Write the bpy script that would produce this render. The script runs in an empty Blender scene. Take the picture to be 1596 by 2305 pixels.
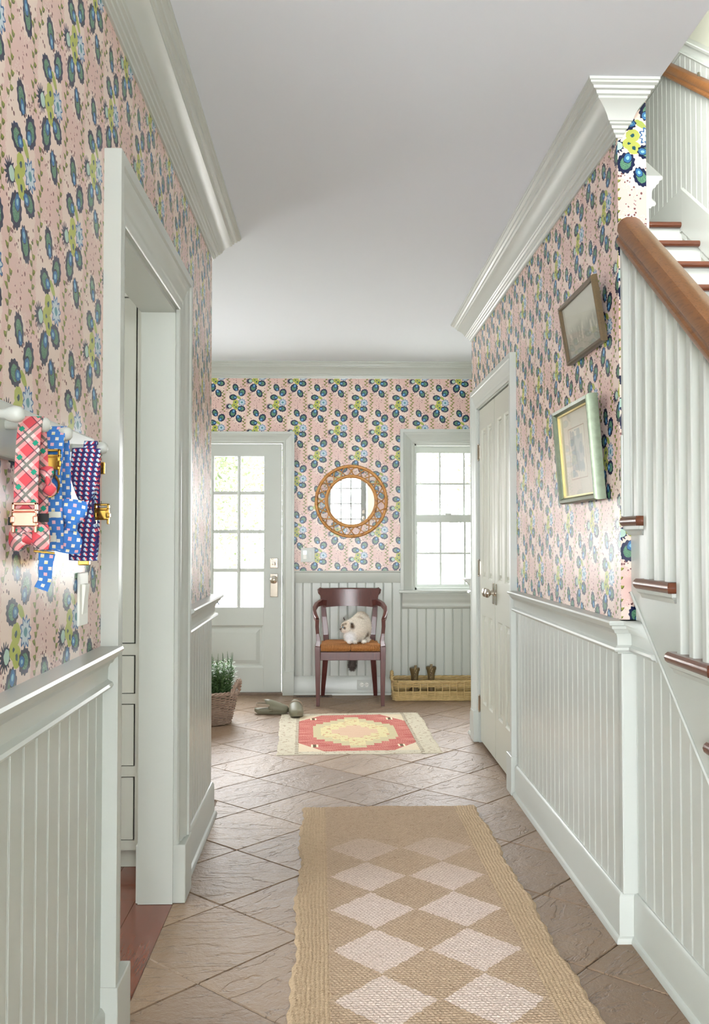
import bpy, bmesh, math, random
import numpy as np
from mathutils import Vector, Matrix
R_ = random.Random(7)
PI = math.pi
sc = bpy.context.scene
col = sc.collection

# ---------------------------------------------------------------- camera
F_PX, VPX, VPY, CAM_H = 2090.0, 745.0, 1213.0, 1.26      # focal length and hall vanishing point in a 1596x2305 frame
cam_d = bpy.data.cameras.new('camera'); cam = bpy.data.objects.new('camera', cam_d); col.objects.link(cam)
cam_d.sensor_fit = 'HORIZONTAL'; cam_d.sensor_width = 36.0; cam_d.lens = 36.0 * F_PX / 1596.0
cam_d.clip_start = 0.05; cam_d.clip_end = 400
_dy = Vector(((VPX - 798) / F_PX, (VPY - 1152.5) / F_PX, 1)).normalized()
_up = Vector((0, -_dy.z, _dy.y)).normalized()
_dx = Vector((_dy.z * _up.y * -1 + _dy.y * _up.z, 0, 0))
_dx = _dy.cross(_up)
if _dx.x < 0: _dx = -_dx
# rows: camera axes in world; columns dx,dy,up are the world axes seen from the camera (x right, y down, z forward)
right = Vector((_dx.x, _dy.x, _up.x)); down = Vector((_dx.y, _dy.y, _up.y)); fwd = Vector((_dx.z, _dy.z, _up.z))
M = Matrix((right, -down, -fwd)).transposed().to_4x4(); M.translation = (0, 0, CAM_H)
cam.matrix_world = M
sc.camera = cam

# ---------------------------------------------------------------- world, exposure
sc.view_settings.view_transform = 'Standard'; sc.view_settings.look = 'None'
sc.view_settings.gamma = 1.0; sc.view_settings.use_curve_mapping = False
sc.view_settings.exposure = 0.57
w = bpy.data.worlds.new('sky'); sc.world = w; w.use_nodes = True
bg = w.node_tree.nodes['Background']; bg.inputs[0].default_value = (0.96, 0.98, 1.0, 1); bg.inputs[1].default_value = 20.0
sc.cycles.use_denoising = True
sc.cycles.max_bounces = 7; sc.cycles.diffuse_bounces = 4; sc.cycles.glossy_bounces = 4
sc.cycles.transparent_max_bounces = 12; sc.cycles.transmission_bounces = 4
sc.cycles.sample_clamp_indirect = 6.0; sc.cycles.caustics_reflective = False; sc.cycles.caustics_refractive = False
sc.cycles.use_adaptive_sampling = True; sc.cycles.adaptive_threshold = 0.035

def area(name, loc, direction, sx, sy, power, color=(1, 1, 1), portal=False):
    d = bpy.data.lights.new(name, 'AREA'); d.shape = 'RECTANGLE'; d.size = sx; d.size_y = sy
    d.energy = power; d.color = color
    if portal: d.cycles.is_portal = True
    o = bpy.data.objects.new(name, d); col.objects.link(o); o.location = loc
    o.rotation_euler = Vector(direction).to_track_quat('-Z', 'Y').to_euler()
    return o
DAY = (1.0, 0.995, 0.985)
area('fill_living_room', (-3.30, -1.2, 1.55), (1, 0.25, 0.0), 3.2, 1.9, 70, DAY)  # added fill panel in front of a solid wall, no window there
area('daylight_rear_window', (-0.6, -5.95, 1.5), (0, 1, 0.05), 5.2, 2.2, 900, (0.94, 0.96, 1.0))
area('fill_side_room', (-3.1, 2.2, 1.7), (1, 0.1, -0.1), 1.4, 1.5, 26, DAY)  # added fill for the doorway side; the wall behind it is closed
area('fill_upstairs', (1.4, 0.4, 4.6), (0.08, 0.8, -0.35), 1.0, 1.3, 26, DAY)  # added fill panel hanging in the stairwell, not a real window
area('fill_landing', (1.05, 3.95, 3.55), (1, 0.25, -0.35), 0.9, 0.6, 46, DAY)  # added panel to brighten the stairwell boards, no opening behind it
area('daylight_foyer_side_window', (-2.5, 5.85, 1.5), (1, 0.02, -0.25), 1.0, 1.5, 30, DAY)
area('portal_front_door', (-0.85, 7.80, 1.32), (0, -1, 0), 0.70, 1.3, 1, portal=True)
area('portal_foyer_window', (1.0, 7.80, 1.42), (0, -1, 0), 0.66, 1.15, 1, portal=True)

# ---------------------------------------------------------------- geometry helpers
class MB:
    def __init__(s): s.v = []; s.f = []; s.uv = []
    def add(s, vs, fs, uv=None):
        n = len(s.v); s.v += [tuple(p) for p in vs]; s.f += [tuple(i + n for i in f) for f in fs]
        s.uv += (uv if uv else [(0, 0)] * len(vs))
        return s
    def box(s, x0, x1, y0, y1, z0, z1):
        v = [(x, y, z) for z in (z0, z1) for y in (y0, y1) for x in (x0, x1)]
        return s.add(v, [(0, 2, 3, 1), (4, 5, 7, 6), (0, 1, 5, 4), (2, 6, 7, 3), (0, 4, 6, 2), (1, 3, 7, 5)])
    def prism(s, prof, P, Q, A, B, m0=0.0, m1=0.0):
        P, Q, A, B = Vector(P), Vector(Q), Vector(A), Vector(B); d = (Q - P).normalized(); n = len(prof)
        v = [P + A * a + B * b + d * (m0 * a) for a, b in prof] + [Q + A * a + B * b + d * (m1 * a) for a, b in prof]
        f = [(i, (i + 1) % n, n + (i + 1) % n, n + i) for i in range(n)] + [tuple(range(n))[::-1], tuple(range(n, 2 * n))]
        return s.add(v, f)
    def tube(s, pts, r, n=6, closed=False, sx=1.0):
        pts = [Vector(p) for p in pts]; m = len(pts); vs = []; fs = []
        rr = r if isinstance(r, (list, tuple)) else [r] * m
        ref = None
        for i, p in enumerate(pts):
            a = pts[i - 1] if (i > 0 or closed) else p
            b = pts[(i + 1) % m] if (i < m - 1 or closed) else p
            t = (b - a)
            t = t.normalized() if t.length > 1e-9 else Vector((0, 0, 1))
            if ref is None: ref = Vector((0, 0, 1)) if abs(t.z) < 0.9 else Vector((1, 0, 0))
            u = ref - t * ref.dot(t)
            if u.length < 1e-6: u = t.orthogonal()
            u.normalize(); ref = u; k = t.cross(u)
            for j in range(n):
                c = 2 * PI * j / n
                vs.append(p + (u * math.cos(c) * sx + k * math.sin(c)) * rr[i])
        e = m if closed else m - 1
        for i in range(e):
            for j in range(n):
                a = i * n + j; b = i * n + (j + 1) % n; c = ((i + 1) % m) * n + (j + 1) % n; d = ((i + 1) % m) * n + j
                fs.append((a, b, c, d))
        if not closed:
            fs.append(tuple(range(n))[::-1]); fs.append(tuple(range((m - 1) * n, m * n)))
        return s.add(vs, fs)
    def bar(s, pts, ws, ds, side):
        """rectangular bar along pts; ws along 'side', ds across; sizes are full widths"""
        pts = [Vector(p) for p in pts]; side = Vector(side).normalized(); m = len(pts); vs = []; fs = []
        ws = ws if isinstance(ws, (list, tuple)) else [ws] * m
        ds = ds if isinstance(ds, (list, tuple)) else [ds] * m
        for i, p in enumerate(pts):
            t = (pts[min(i + 1, m - 1)] - pts[max(i - 1, 0)]).normalized()
            u = (side - t * side.dot(t)).normalized(); k = t.cross(u)
            for a, b in ((-1, -1), (1, -1), (1, 1), (-1, 1)):
                vs.append(p + u * (a * ws[i] / 2) + k * (b * ds[i] / 2))
        for i in range(m - 1):
            for j in range(4):
                fs.append((i * 4 + j, i * 4 + (j + 1) % 4, i * 4 + 4 + (j + 1) % 4, i * 4 + 4 + j))
        fs += [(3, 2, 1, 0), (m * 4 - 4, m * 4 - 3, m * 4 - 2, m * 4 - 1)]
        return s.add(vs, fs)
    def lathe(s, prof, n=20, c=(0, 0, 0), axis='z', sx=1.0, sy=1.0):
        vs = []; fs = []; m = len(prof)
        for r, z in prof:
            for j in range(n):
                a = 2 * PI * j / n; x, y = r * math.cos(a) * sx, r * math.sin(a) * sy
                p = (x, y, z) if axis == 'z' else ((x, z, y) if axis == 'y' else (z, x, y))
                vs.append((p[0] + c[0], p[1] + c[1], p[2] + c[2]))
        for i in range(m - 1):
            for j in range(n):
                fs.append((i * n + j, i * n + (j + 1) % n, (i + 1) * n + (j + 1) % n, (i + 1) * n + j))
        fs += [tuple(range(n))[::-1], tuple(range((m - 1) * n, m * n))]
        return s.add(vs, fs)
    def ell(s, c, r, n=14, m=9, rot=None):
        vs = []; fs = []; c = Vector(c)
        for i in range(m + 1):
            th = PI * i / m
            for j in range(n):
                ph = 2 * PI * j / n
                p = Vector((r[0] * math.sin(th) * math.cos(ph), r[1] * math.sin(th) * math.sin(ph), r[2] * math.cos(th)))
                if rot is not None: p = rot @ p
                vs.append(c + p)
        for i in range(m):
            for j in range(n):
                fs.append((i * n + j, i * n + (j + 1) % n, (i + 1) * n + (j + 1) % n, (i + 1) * n + j))
        return s.add(vs, fs)
    def ribbon(s, pts, width, side, thick=0.003, uv0=0.0, cross=5, puff=0.0):
        """a strap: path pts, wide along 'side' (vector or list), a little thickness; uv in metres"""
        pts = [Vector(p) for p in pts]; m = len(pts); vs = []; uv = []; fs = []; L = uv0
        sd = [Vector(side).normalized()] * m if not isinstance(side, list) else [Vector(x).normalized() for x in side]
        ww = width if isinstance(width, list) else [width] * m
        for i, p in enumerate(pts):
            t = (pts[min(i + 1, m - 1)] - pts[max(i - 1, 0)]).normalized()
            u = (sd[i] - t * sd[i].dot(t)).normalized(); k = t.cross(u)
            if i: L += (p - pts[i - 1]).length
            for q in (0, 1):
                for j in range(cross):
                    a = j / (cross - 1) - 0.5
                    vs.append(p + u * (a * ww[i]) + k * ((thick if q else 0) + puff * (1 - 4 * a * a) * (1 if q else -1)))
                    uv.append((a * ww[i], L))
        c2 = cross * 2
        for i in range(m - 1):
            for j in range(cross - 1):
                a = i * c2 + j; fs.append((a, a + 1, a + c2 + 1, a + c2)[::-1])
                a += cross; fs.append((a, a + 1, a + c2 + 1, a + c2))
            a = i * c2; fs.append((a, a + c2, a + c2 + cross, a + cross))
            a = i * c2 + cross - 1; fs.append((a, a + cross, a + c2 + cross, a + c2))
        for i in (0, m - 1):
            for j in range(cross - 1):
                a = i * c2 + j; fs.append((a, a + 1, a + 1 + cross, a + cross))
        return s.add(vs, fs, uv)
    def xf(s, mat):
        s.v = [tuple(mat @ Vector(p)) for p in s.v]; return s

def mesh_of(name, mb, mats, smooth=None, recalc=True):
    me = bpy.data.meshes.new(name); me.from_pydata(mb.v, [], mb.f)
    for m_ in (mats if isinstance(mats, (list, tuple)) else [mats]): me.materials.append(m_)
    if any(u != (0, 0) for u in mb.uv):
        ul = me.uv_layers.new(name='uv'); li = np.empty(len(me.loops), dtype=np.int32); me.loops.foreach_get('vertex_index', li)
        ul.data.foreach_set('uv', np.array(mb.uv, dtype=np.float32)[li].ravel())
    if recalc:
        bm = bmesh.new(); bm.from_mesh(me); bmesh.ops.recalc_face_normals(bm, faces=bm.faces); bm.to_mesh(me); bm.free()
    if smooth is not None:
        me.polygons.foreach_set('use_smooth', [True] * len(me.polygons)); me.set_sharp_from_angle(angle=math.radians(smooth))
    me.update(); return me
def obj(name, mb, mat, parent=None, smooth=None, bevel=0.0, label=None, kind=None, recalc=True):
    o = bpy.data.objects.new(name, mesh_of(name, mb, mat, smooth, recalc)); col.objects.link(o)
    if parent is not None: o.parent = parent
    if bevel:
        b = o.modifiers.new('bevel', 'BEVEL'); b.width = bevel; b.segments = 2; b.limit_method = 'ANGLE'; b.angle_limit = math.radians(50)
    if label: o['label'] = label
    if kind: o['kind'] = kind
    return o
def tag(o, label, cat, group=None, kind=None):
    o['label'] = label; o['category'] = cat
    if group: o['group'] = group
    if kind: o['kind'] = kind
    return o
def empty(name, loc=(0, 0, 0), rz=0.0, label=None, cat=None, group=None, kind=None):
    o = bpy.data.objects.new(name, None); col.objects.link(o); o.location = loc; o.rotation_euler = (0, 0, rz)
    o.empty_display_size = 0.05
    if label: tag(o, label, cat, group, kind)
    return o
def struct(name, mb, mat, label, cat, **k):
    return tag(obj(name, mb, mat, **k), label, cat, kind='structure')
def dup(o, parent=None, loc=None, rz=None):
    c = o.copy(); col.objects.link(c)
    if parent is not None: c.parent = parent
    if loc is not None: c.location = loc
    if rz is not None: c.rotation_euler = (0, 0, rz)
    return c

# ---------------------------------------------------------------- materials
def lin(c):
    return tuple((x / 255 / 12.92) if x / 255 <= 0.04045 else ((x / 255 + 0.055) / 1.055) ** 2.4 for x in c[:3])
class NT:
    """tiny expression builder over shader nodes"""
    def __init__(s, mat): s.t = mat.node_tree; s.n = s.t.nodes; s.l = s.t.links
    def put(s, sock, val):
        if hasattr(val, 'is_output'): s.l.new(val, sock)
        else:
            sock.default_value = val
    def m(s, op, a, b=None, c=None):
        n = s.n.new('ShaderNodeMath'); n.operation = op
        for i, x in enumerate((a, b, c)):
            if x is not None: s.put(n.inputs[i], x)
        return n.outputs[0]
    def vm(s, op, a, b=None, c=None, out=0):
        n = s.n.new('ShaderNodeVectorMath'); n.operation = op
        for i, x in enumerate((a, b, c)):
            if x is not None: s.put(n.inputs[i], x)
        return n.outputs['Value'] if op in ('LENGTH', 'DOT_PRODUCT', 'DISTANCE') else n.outputs[0]
    def lt(s, a, b): return s.m('LESS_THAN', a, b)
    def gt(s, a, b): return s.m('GREATER_THAN', a, b)
    def mul(s, a, b): return s.m('MULTIPLY', a, b)
    def add(s, a, b): return s.m('ADD', a, b)
    def sub(s, a, b): return s.m('SUBTRACT', a, b)
    def mx(s, *a):
        r = a[0]
        for x in a[1:]: r = s.m('MAXIMUM', r, x)
        return r
    def mn(s, *a):
        r = a[0]
        for x in a[1:]: r = s.m('MINIMUM', r, x)
        return r
    def smooth(s, x, a, b):
        n = s.n.new('ShaderNodeMapRange'); n.interpolation_type = 'SMOOTHSTEP'
        s.put(n.inputs[0], x); n.inputs[1].default_value = a; n.inputs[2].default_value = b; return n.outputs[0]
    def mix(s, fac, a, b):
        n = s.n.new('ShaderNodeMix'); n.data_type = 'RGBA'
        s.put(n.inputs[0], fac)
        for k, x in ((6, a), (7, b)):
            s.put(n.inputs[k], (*x[:3], 1.0) if isinstance(x, tuple) else x)
        return n.outputs[2]
    def xyz(s, x, y=0.0, z=0.0):
        n = s.n.new('ShaderNodeCombineXYZ')
        for i, q in enumerate((x, y, z)): s.put(n.inputs[i], q)
        return n.outputs[0]
    def sep(s, v):
        n = s.n.new('ShaderNodeSeparateXYZ'); s.put(n.inputs[0], v); return n.outputs
    def mapping(s, v, loc=(0, 0, 0), rot=(0, 0, 0), scale=(1, 1, 1), typ='POINT'):
        n = s.n.new('ShaderNodeMapping'); n.vector_type = typ; s.put(n.inputs[0], v)
        n.inputs[1].default_value = loc
        if typ in ('POINT', 'TEXTURE'): n.inputs[2].default_value = rot
        n.inputs['Scale'].default_value = scale; return n.outputs[0]
    def noise(s, v, scale=5.0, detail=2.0, rough=0.5, dist=0.0, color=False):
        n = s.n.new('ShaderNodeTexNoise')
        if v is not None: s.put(n.inputs['Vector'], v)
        n.inputs['Scale'].default_value = scale; n.inputs['Detail'].default_value = detail; n.inputs['Roughness'].default_value = rough
        n.inputs['Distortion'].default_value = dist
        return n.outputs[1] if color else n.outputs[0]
    def vor(s, v, scale=5.0, feature='F1', rnd=1.0):
        n = s.n.new('ShaderNodeTexVoronoi'); n.feature = feature; s.put(n.inputs['Vector'], v)
        n.inputs['Scale'].default_value = scale; n.inputs['Randomness'].default_value = rnd; return n.outputs[0]
    def coord(s, which='Object'):
        return s.n.new('ShaderNodeTexCoord').outputs[which]
    def pos(s): return s.n.new('ShaderNodeNewGeometry').outputs['Position']
    def rnd(s): return s.n.new('ShaderNodeObjectInfo').outputs['Random']
    def bump(s, h, strength=0.3, dist=0.01):
        n = s.n.new('ShaderNodeBump'); n.inputs['Strength'].default_value = strength; n.inputs['Distance'].default_value = dist
        s.put(n.inputs['Height'], h); return n.outputs[0]
    def ramp(s, fac, stops):
        n = s.n.new('ShaderNodeValToRGB'); s.put(n.inputs[0], fac); e = n.color_ramp.elements
        e[0].position = stops[0][0]; e[0].color = (*stops[0][1], 1); e[1].position = stops[-1][0]; e[1].color = (*stops[-1][1], 1)
        for p, c in stops[1:-1]: k = e.new(p); k.color = (*c, 1)
        return n.outputs[0]
def mat(name, rgb=None, rough=0.5, metal=0.0, build=None, spec=0.5, coat=0.0, coat_rough=0.1):
    m = bpy.data.materials.new(name); m.use_nodes = True; b = m.node_tree.nodes['Principled BSDF']
    if rgb: b.inputs['Base Color'].default_value = (*lin(rgb), 1)
    b.inputs['Roughness'].default_value = rough; b.inputs['Metallic'].default_value = metal
    b.inputs['Specular IOR Level'].default_value = spec
    if coat: b.inputs['Coat Weight'].default_value = coat; b.inputs['Coat Roughness'].default_value = coat_rough
    if build:
        nt = NT(m); r = build(nt)
        if isinstance(r, dict):
            for k, v in r.items(): nt.put(b.inputs[k], v)
        elif r is not None: nt.put(b.inputs['Base Color'], r)
    return m

def b_paint(rgb, amt=0.06):
    def f(nt):
        n = nt.noise(nt.pos(), 1.7, 3.0); c = nt.mix(n, tuple(x * (1 - amt) for x in lin(rgb)), tuple(min(1, x * (1 + amt)) for x in lin(rgb)))
        return {'Base Color': c, 'Normal': nt.bump(nt.noise(nt.pos(), 180.0, 2.0), 0.05, 0.002)}
    return f
PAINT = mat('trim_paint', rough=0.30, build=b_paint((193, 198, 192), 0.02), spec=0.45)
DOORP = mat('closet_door_paint', rough=0.33, build=b_paint((192, 194, 182), 0.02))
CEIL = mat('ceiling_paint', rough=0.85, build=b_paint((230, 236, 243), 0.01), spec=0.2)
WALLP = mat('plain_wall_paint', rough=0.7, build=b_paint((205, 208, 196), 0.02))
CAB = mat('cabinet_paint', rough=0.35, build=b_paint((196, 200, 190), 0.02))
DARK = mat('dark_gap', (20, 20, 20), 0.8)
WHITEP = mat('white_plastic', (236, 237, 230), 0.35)
NICKEL = mat('polished_nickel', (205, 196, 184), 0.16, 1.0)
GOLD = mat('gold_metal', (214, 172, 84), 0.2, 1.0)
ROSE = mat('rose_gold_metal', (222, 158, 138), 0.22, 1.0)

def b_glass(m):
    nt = NT(m); n = nt.n; n.remove(n['Principled BSDF'])
    t = n.new('ShaderNodeBsdfTransparent'); g = n.new('ShaderNodeBsdfGlossy'); g.inputs['Roughness'].default_value = 0.02
    lw = n.new('ShaderNodeLayerWeight'); lw.inputs[0].default_value = 0.5; mx = n.new('ShaderNodeMixShader')
    nt.l.new(nt.add(nt.mul(nt.m('POWER', lw.outputs['Facing'], 5.0), 0.45), 0.02), mx.inputs[0]); nt.l.new(t.outputs[0], mx.inputs[1]); nt.l.new(g.outputs[0], mx.inputs[2])
    nt.l.new(mx.outputs[0], n['Material Output'].inputs[0])
GLASS = bpy.data.materials.new('window_glass'); GLASS.use_nodes = True; b_glass(GLASS)

# ---- printed wallpaper: pink ground, cream medallions of blue scalloped pods, flowers, vines and berries
def wallpaper(name, axis, sign, u0, z0):
    def f(nt):
        P = nt.sep(nt.pos()); K = 1 / 0.0005
        u = nt.mul(nt.add(nt.mul(P[0] if axis == 'x' else P[1], sign), u0), K); v = nt.mul(P[2], K)
        c = nt.m('FLOOR', nt.m('DIVIDE', u, 332.0))
        lx = nt.sub(nt.sub(u, nt.mul(c, 332.0)), 166.0)
        par = nt.m('FLOORED_MODULO', c, 2.0)
        ly = nt.sub(nt.m('FLOORED_MODULO', nt.add(nt.add(v, z0), nt.mul(par, 415.0)), 830.0), 415.0)
        p0 = nt.xyz(lx, ly)
        wob = nt.vm('MULTIPLY_ADD', nt.noise(p0, 0.05, 1.0, color=True), (9.0, 9.0, 0.0), (-4.5, -4.5, 0.0))
        p = nt.vm('ADD', p0, wob)
        def E(cx, cy, a, b, ang=0.0):
            return nt.mapping(p, (cx, cy, 0), (0, 0, math.radians(ang)), (a, b, 1), 'TEXTURE')
        def scal(q, r, k, amp):
            s_ = nt.sep(q); return nt.sub(r, nt.m('MULTIPLY', nt.m('SINE', nt.mul(nt.m('ARCTAN2', s_[1], s_[0]), k)), amp))
        dn = dr = db = None
        for cx, cy, a, b, ang, sgn in ((-3, 255, 62, 47, -66, 1), (103, 175, 66, 56, 58, -1), (-42, 95, 63, 47, -5, 1),
                                       (93, -92, 63, 49, -6, -1), (-47, -165, 70, 57, 68, 1), (53, -255, 66, 48, -64, -1)):
            q = E(cx, cy, a, b, ang); r = nt.vm('LENGTH', q); s1 = scal(q, r, 12.0, 0.06)
            k = nt.vm('LENGTH', nt.vm('MULTIPLY_ADD', q, (2.3, 2.3, 0), (-1.15 * sgn, 0, 0)))
            dn = s1 if dn is None else nt.m('MINIMUM', dn, s1); dr = r if dr is None else nt.m('MINIMUM', dr, r); db = k if db is None else nt.m('MINIMUM', db, k)
        fl = nt.mn(*[nt.vm('LENGTH', E(*e)) for e in ((0, 15, 45, 42), (-27, -38, 40, 36), (8, -66, 44, 42))])
        leaf0 = nt.vm('LENGTH', E(50, 90, 40, 19, -35))
        qs = E(100, 12, 56, 54); rs = nt.vm('LENGTH', qs); ss = scal(qs, rs, 10.0, 0.16)
        mint = nt.vm('LENGTH', E(-94, -52, 34, 32, 10)); qt = E(-112, -54, 46, 44); tas = scal(qt, nt.vm('LENGTH', qt), 15.0, 0.26)
        # vines of little leaves near the column edges
        sx = nt.sep(p)
        def vine(x0, y0, half, bend, per):
            dy = nt.sub(sx[1], y0)
            xc = nt.add(x0, nt.mul(nt.mul(dy, dy), bend))
            dx = nt.sub(sx[0], xc); t = nt.m('DIVIDE', dy, per); ti = nt.m('FLOOR', t); tf = nt.sub(nt.sub(t, ti), 0.5)
            side = nt.sub(nt.mul(nt.m('FLOORED_MODULO', ti, 2.0), 2.0), 1.0)
            e = nt.vm('LENGTH', nt.xyz(nt.m('DIVIDE', nt.sub(dx, nt.mul(side, 19.0)), 16.0), nt.m('DIVIDE', nt.sub(nt.mul(tf, per), nt.mul(nt.m('ABSOLUTE', dx), 0.7)), 19.0)))
            e = nt.mn(e, nt.m('DIVIDE', nt.m('ABSOLUTE', dx), 2.2))
            return nt.add(e, nt.mul(nt.gt(nt.m('ABSOLUTE', dy), half), 9.0))
        vn = nt.mn(vine(-112, 305, 112, -0.0016, 28.0), vine(-118, -330, 88, 0.002, 28.0), vine(136, -318, 100, -0.0018, 28.0), vine(132, 345, 72, 0.002, 28.0))
        ber = nt.vor(p, 0.045, 'F1', 0.8)
        bm_ = nt.mn(*[nt.vm('LENGTH', E(*e)) for e in ((92, 268, 48, 40), (-58, -268, 52, 42), (20, -360, 50, 54), (-20, 362, 48, 52), (-122, -120, 34, 60), (158, 40, 22, 100), (40, 215, 26, 34), (110, -190, 46, 34), (-100, 170, 44, 40))])
        berr = nt.mul(nt.lt(ber, 0.33), nt.lt(bm_, 1.0))
        q_g = nt.add(nt.vm('LENGTH', E(5, 0, 158, 330, 6)), nt.mul(nt.sub(nt.noise(p0, 0.06, 2.0), 0.5), 0.35))
        pink, cream = lin((219, 187, 178)), lin((230, 210, 197)); navy = lin((16, 28, 62))
        cc = nt.mix(nt.lt(q_g, 1.0), pink, cream)
        cc = nt.mix(nt.mul(nt.lt(nt.vor(p0, 0.12), 0.33), nt.mul(nt.gt(q_g, 0.92), nt.lt(q_g, 1.15))), cc, cream)
        cc = nt.mix(berr, cc, lin((112, 76, 76)))
        cc = nt.mix(nt.lt(vn, 1.0), cc, nt.mix(nt.lt(vn, 0.62), lin((88, 94, 34)), lin((134, 142, 54))))
        cc = nt.mix(nt.lt(tas, 1.0), cc, navy)
        cc = nt.mix(nt.lt(mint, 1.0), cc, nt.mix(nt.lt(mint, 0.82), navy, lin((176, 205, 190))))
        cc = nt.mix(nt.lt(leaf0, 1.0), cc, lin((160, 172, 84)))
        cc = nt.mix(nt.lt(ss, 1.0), cc, nt.mix(nt.lt(ss, 0.8), lin((58, 100, 146)), nt.mix(nt.lt(rs, 0.34), lin((192, 208, 218)), lin((86, 140, 150)))))
        cc = nt.mix(nt.lt(fl, 1.0), cc, nt.mix(nt.lt(nt.add(fl, nt.mul(nt.sub(nt.vor(p, 0.09), 0.4), 0.2)), 0.3), lin((174, 180, 86)), lin((24, 74, 84))))
        speck = nt.mix(nt.lt(nt.vor(p, 0.16), 0.3), lin((78, 124, 98)), lin((128, 168, 138)))
        pod = nt.mix(nt.lt(dr, 0.62), navy, speck)
        pod = nt.mix(nt.lt(db, 1.16), pod, navy)
        pod = nt.mix(nt.lt(db, 0.98), pod, lin((52, 108, 154)))
        pod = nt.mix(nt.lt(db, 0.42), pod, lin((132, 188, 210)))
        cc = nt.mix(nt.lt(dn, 1.0), cc, pod)
        return {'Base Color': cc, 'Normal': nt.bump(nt.noise(nt.pos(), 420.0, 2.0), 0.04, 0.001)}
    m_ = mat(name, rough=0.6, build=f, spec=0.0, coat=1.0, coat_rough=0.26); m_.node_tree.nodes['Principled BSDF'].inputs['Coat IOR'].default_value = 1.42; return m_
WP_L = wallpaper('floral_wallpaper_left', 'y', 1.0, 1.76, 733.0)
WP_R = wallpaper('floral_wallpaper_right', 'y', -1.0, 6.481, 653.0)
WP_B = wallpaper('floral_wallpaper_back', 'x', 1.0, 3.847, 665.0)
WP_E = wallpaper('floral_wallpaper_end', 'x', 1.0, 2.433, 295.0)

# ---- stone, wood, woven materials
def b_slate(nt):
    n_ = nt.n.new('ShaderNodeVectorMath'); n_.operation = 'SCALE'; nt.put(n_.inputs[0], nt.xyz(nt.rnd(), nt.mul(nt.rnd(), 3.7), 0.0)); n_.inputs['Scale'].default_value = 31.0
    o = nt.vm('ADD', nt.coord('Object'), n_.outputs[0])
    q = nt.mapping(o, rot=(0, 0, 0.9), scale=(2.2, 7.5, 1.0))
    big = nt.noise(q, 1.1, 5.0, 0.55, 0.6); fine = nt.noise(o, 60.0, 4.0, 0.7)
    lay = nt.m('FRACT', nt.mul(big, 7.0)); led = nt.smooth(lay, 0.0, 0.16)
    h = nt.add(nt.add(nt.mul(nt.m('FLOOR', nt.mul(big, 7.0)), 0.10), nt.mul(led, 0.10)), nt.add(nt.mul(fine, 0.10), nt.mul(nt.noise(o, 14.0, 4.0, 0.6), 0.22)))
    tone = nt.noise(o, 2.6, 3.0)
    c = nt.mix(tone, lin((132, 108, 86)), lin((168, 143, 118)))
    c = nt.mix(nt.mul(nt.rnd(), 0.7), c, lin((114, 92, 73)))
    crack = nt.mul(nt.sub(1.0, nt.smooth(lay, 0.0, 0.07)), nt.gt(nt.noise(o, 5.0, 2.0), 0.46))
    c = nt.mix(nt.mul(crack, 0.75), c, lin((96, 80, 68)))
    return {'Base Color': c, 'Normal': nt.bump(h, 1.0, 0.034), 'Roughness': nt.add(0.30, nt.mul(fine, 0.30))}
SLATE = mat('cleft_slate', rough=0.42, build=b_slate, spec=0.5)
GROUT = mat('grout', rough=0.9, build=lambda nt: nt.mix(nt.noise(nt.pos(), 30.0), lin((104, 88, 76)), lin((138, 120, 105))))
def b_wood(a, b, axis, scale=1.0, per_obj=True):
    def f(nt):
        o = nt.coord('Object')
        if per_obj: o = nt.vm('ADD', o, nt.xyz(nt.mul(nt.rnd(), 9.0), nt.mul(nt.rnd(), 5.0), nt.mul(nt.rnd(), 7.0)))
        sc_ = {'x': (0.9, 14, 14), 'y': (14, 0.9, 14), 'z': (14, 14, 0.9)}[axis]
        q = nt.mapping(o, scale=tuple(k * scale for k in sc_))
        n1 = nt.noise(q, 2.2, 5.0, 0.6, 1.2); n2 = nt.noise(q, 9.0, 3.0, 0.6)
        c = nt.mix(n1, lin(a), lin(b)); c = nt.mix(nt.mul(nt.gt(n2, 0.58), 0.35), c, tuple(x * 0.55 for x in lin(a)))
        return {'Base Color': c, 'Normal': nt.bump(n2, 0.12, 0.002)}
    return f
OAK_F = mat('red_oak_floor', rough=0.22, build=b_wood((92, 42, 26), (128, 66, 44), 'y'), coat=0.4, coat_rough=0.12)
OAK_R = mat('oak_handrail', rough=0.34, build=b_wood((96, 60, 30), (142, 96, 54), 'y', 1.6, False))
OAK_T = mat('oak_tread', rough=0.28, build=b_wood((82, 44, 28), (118, 68, 44), 'x', 1.5), coat=0.3)
MAHOG = mat('worn_mahogany', rough=0.30, build=b_wood((66, 28, 26), (100, 48, 42), 'z', 1.2, False), coat=0.45, coat_rough=0.25)
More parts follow.
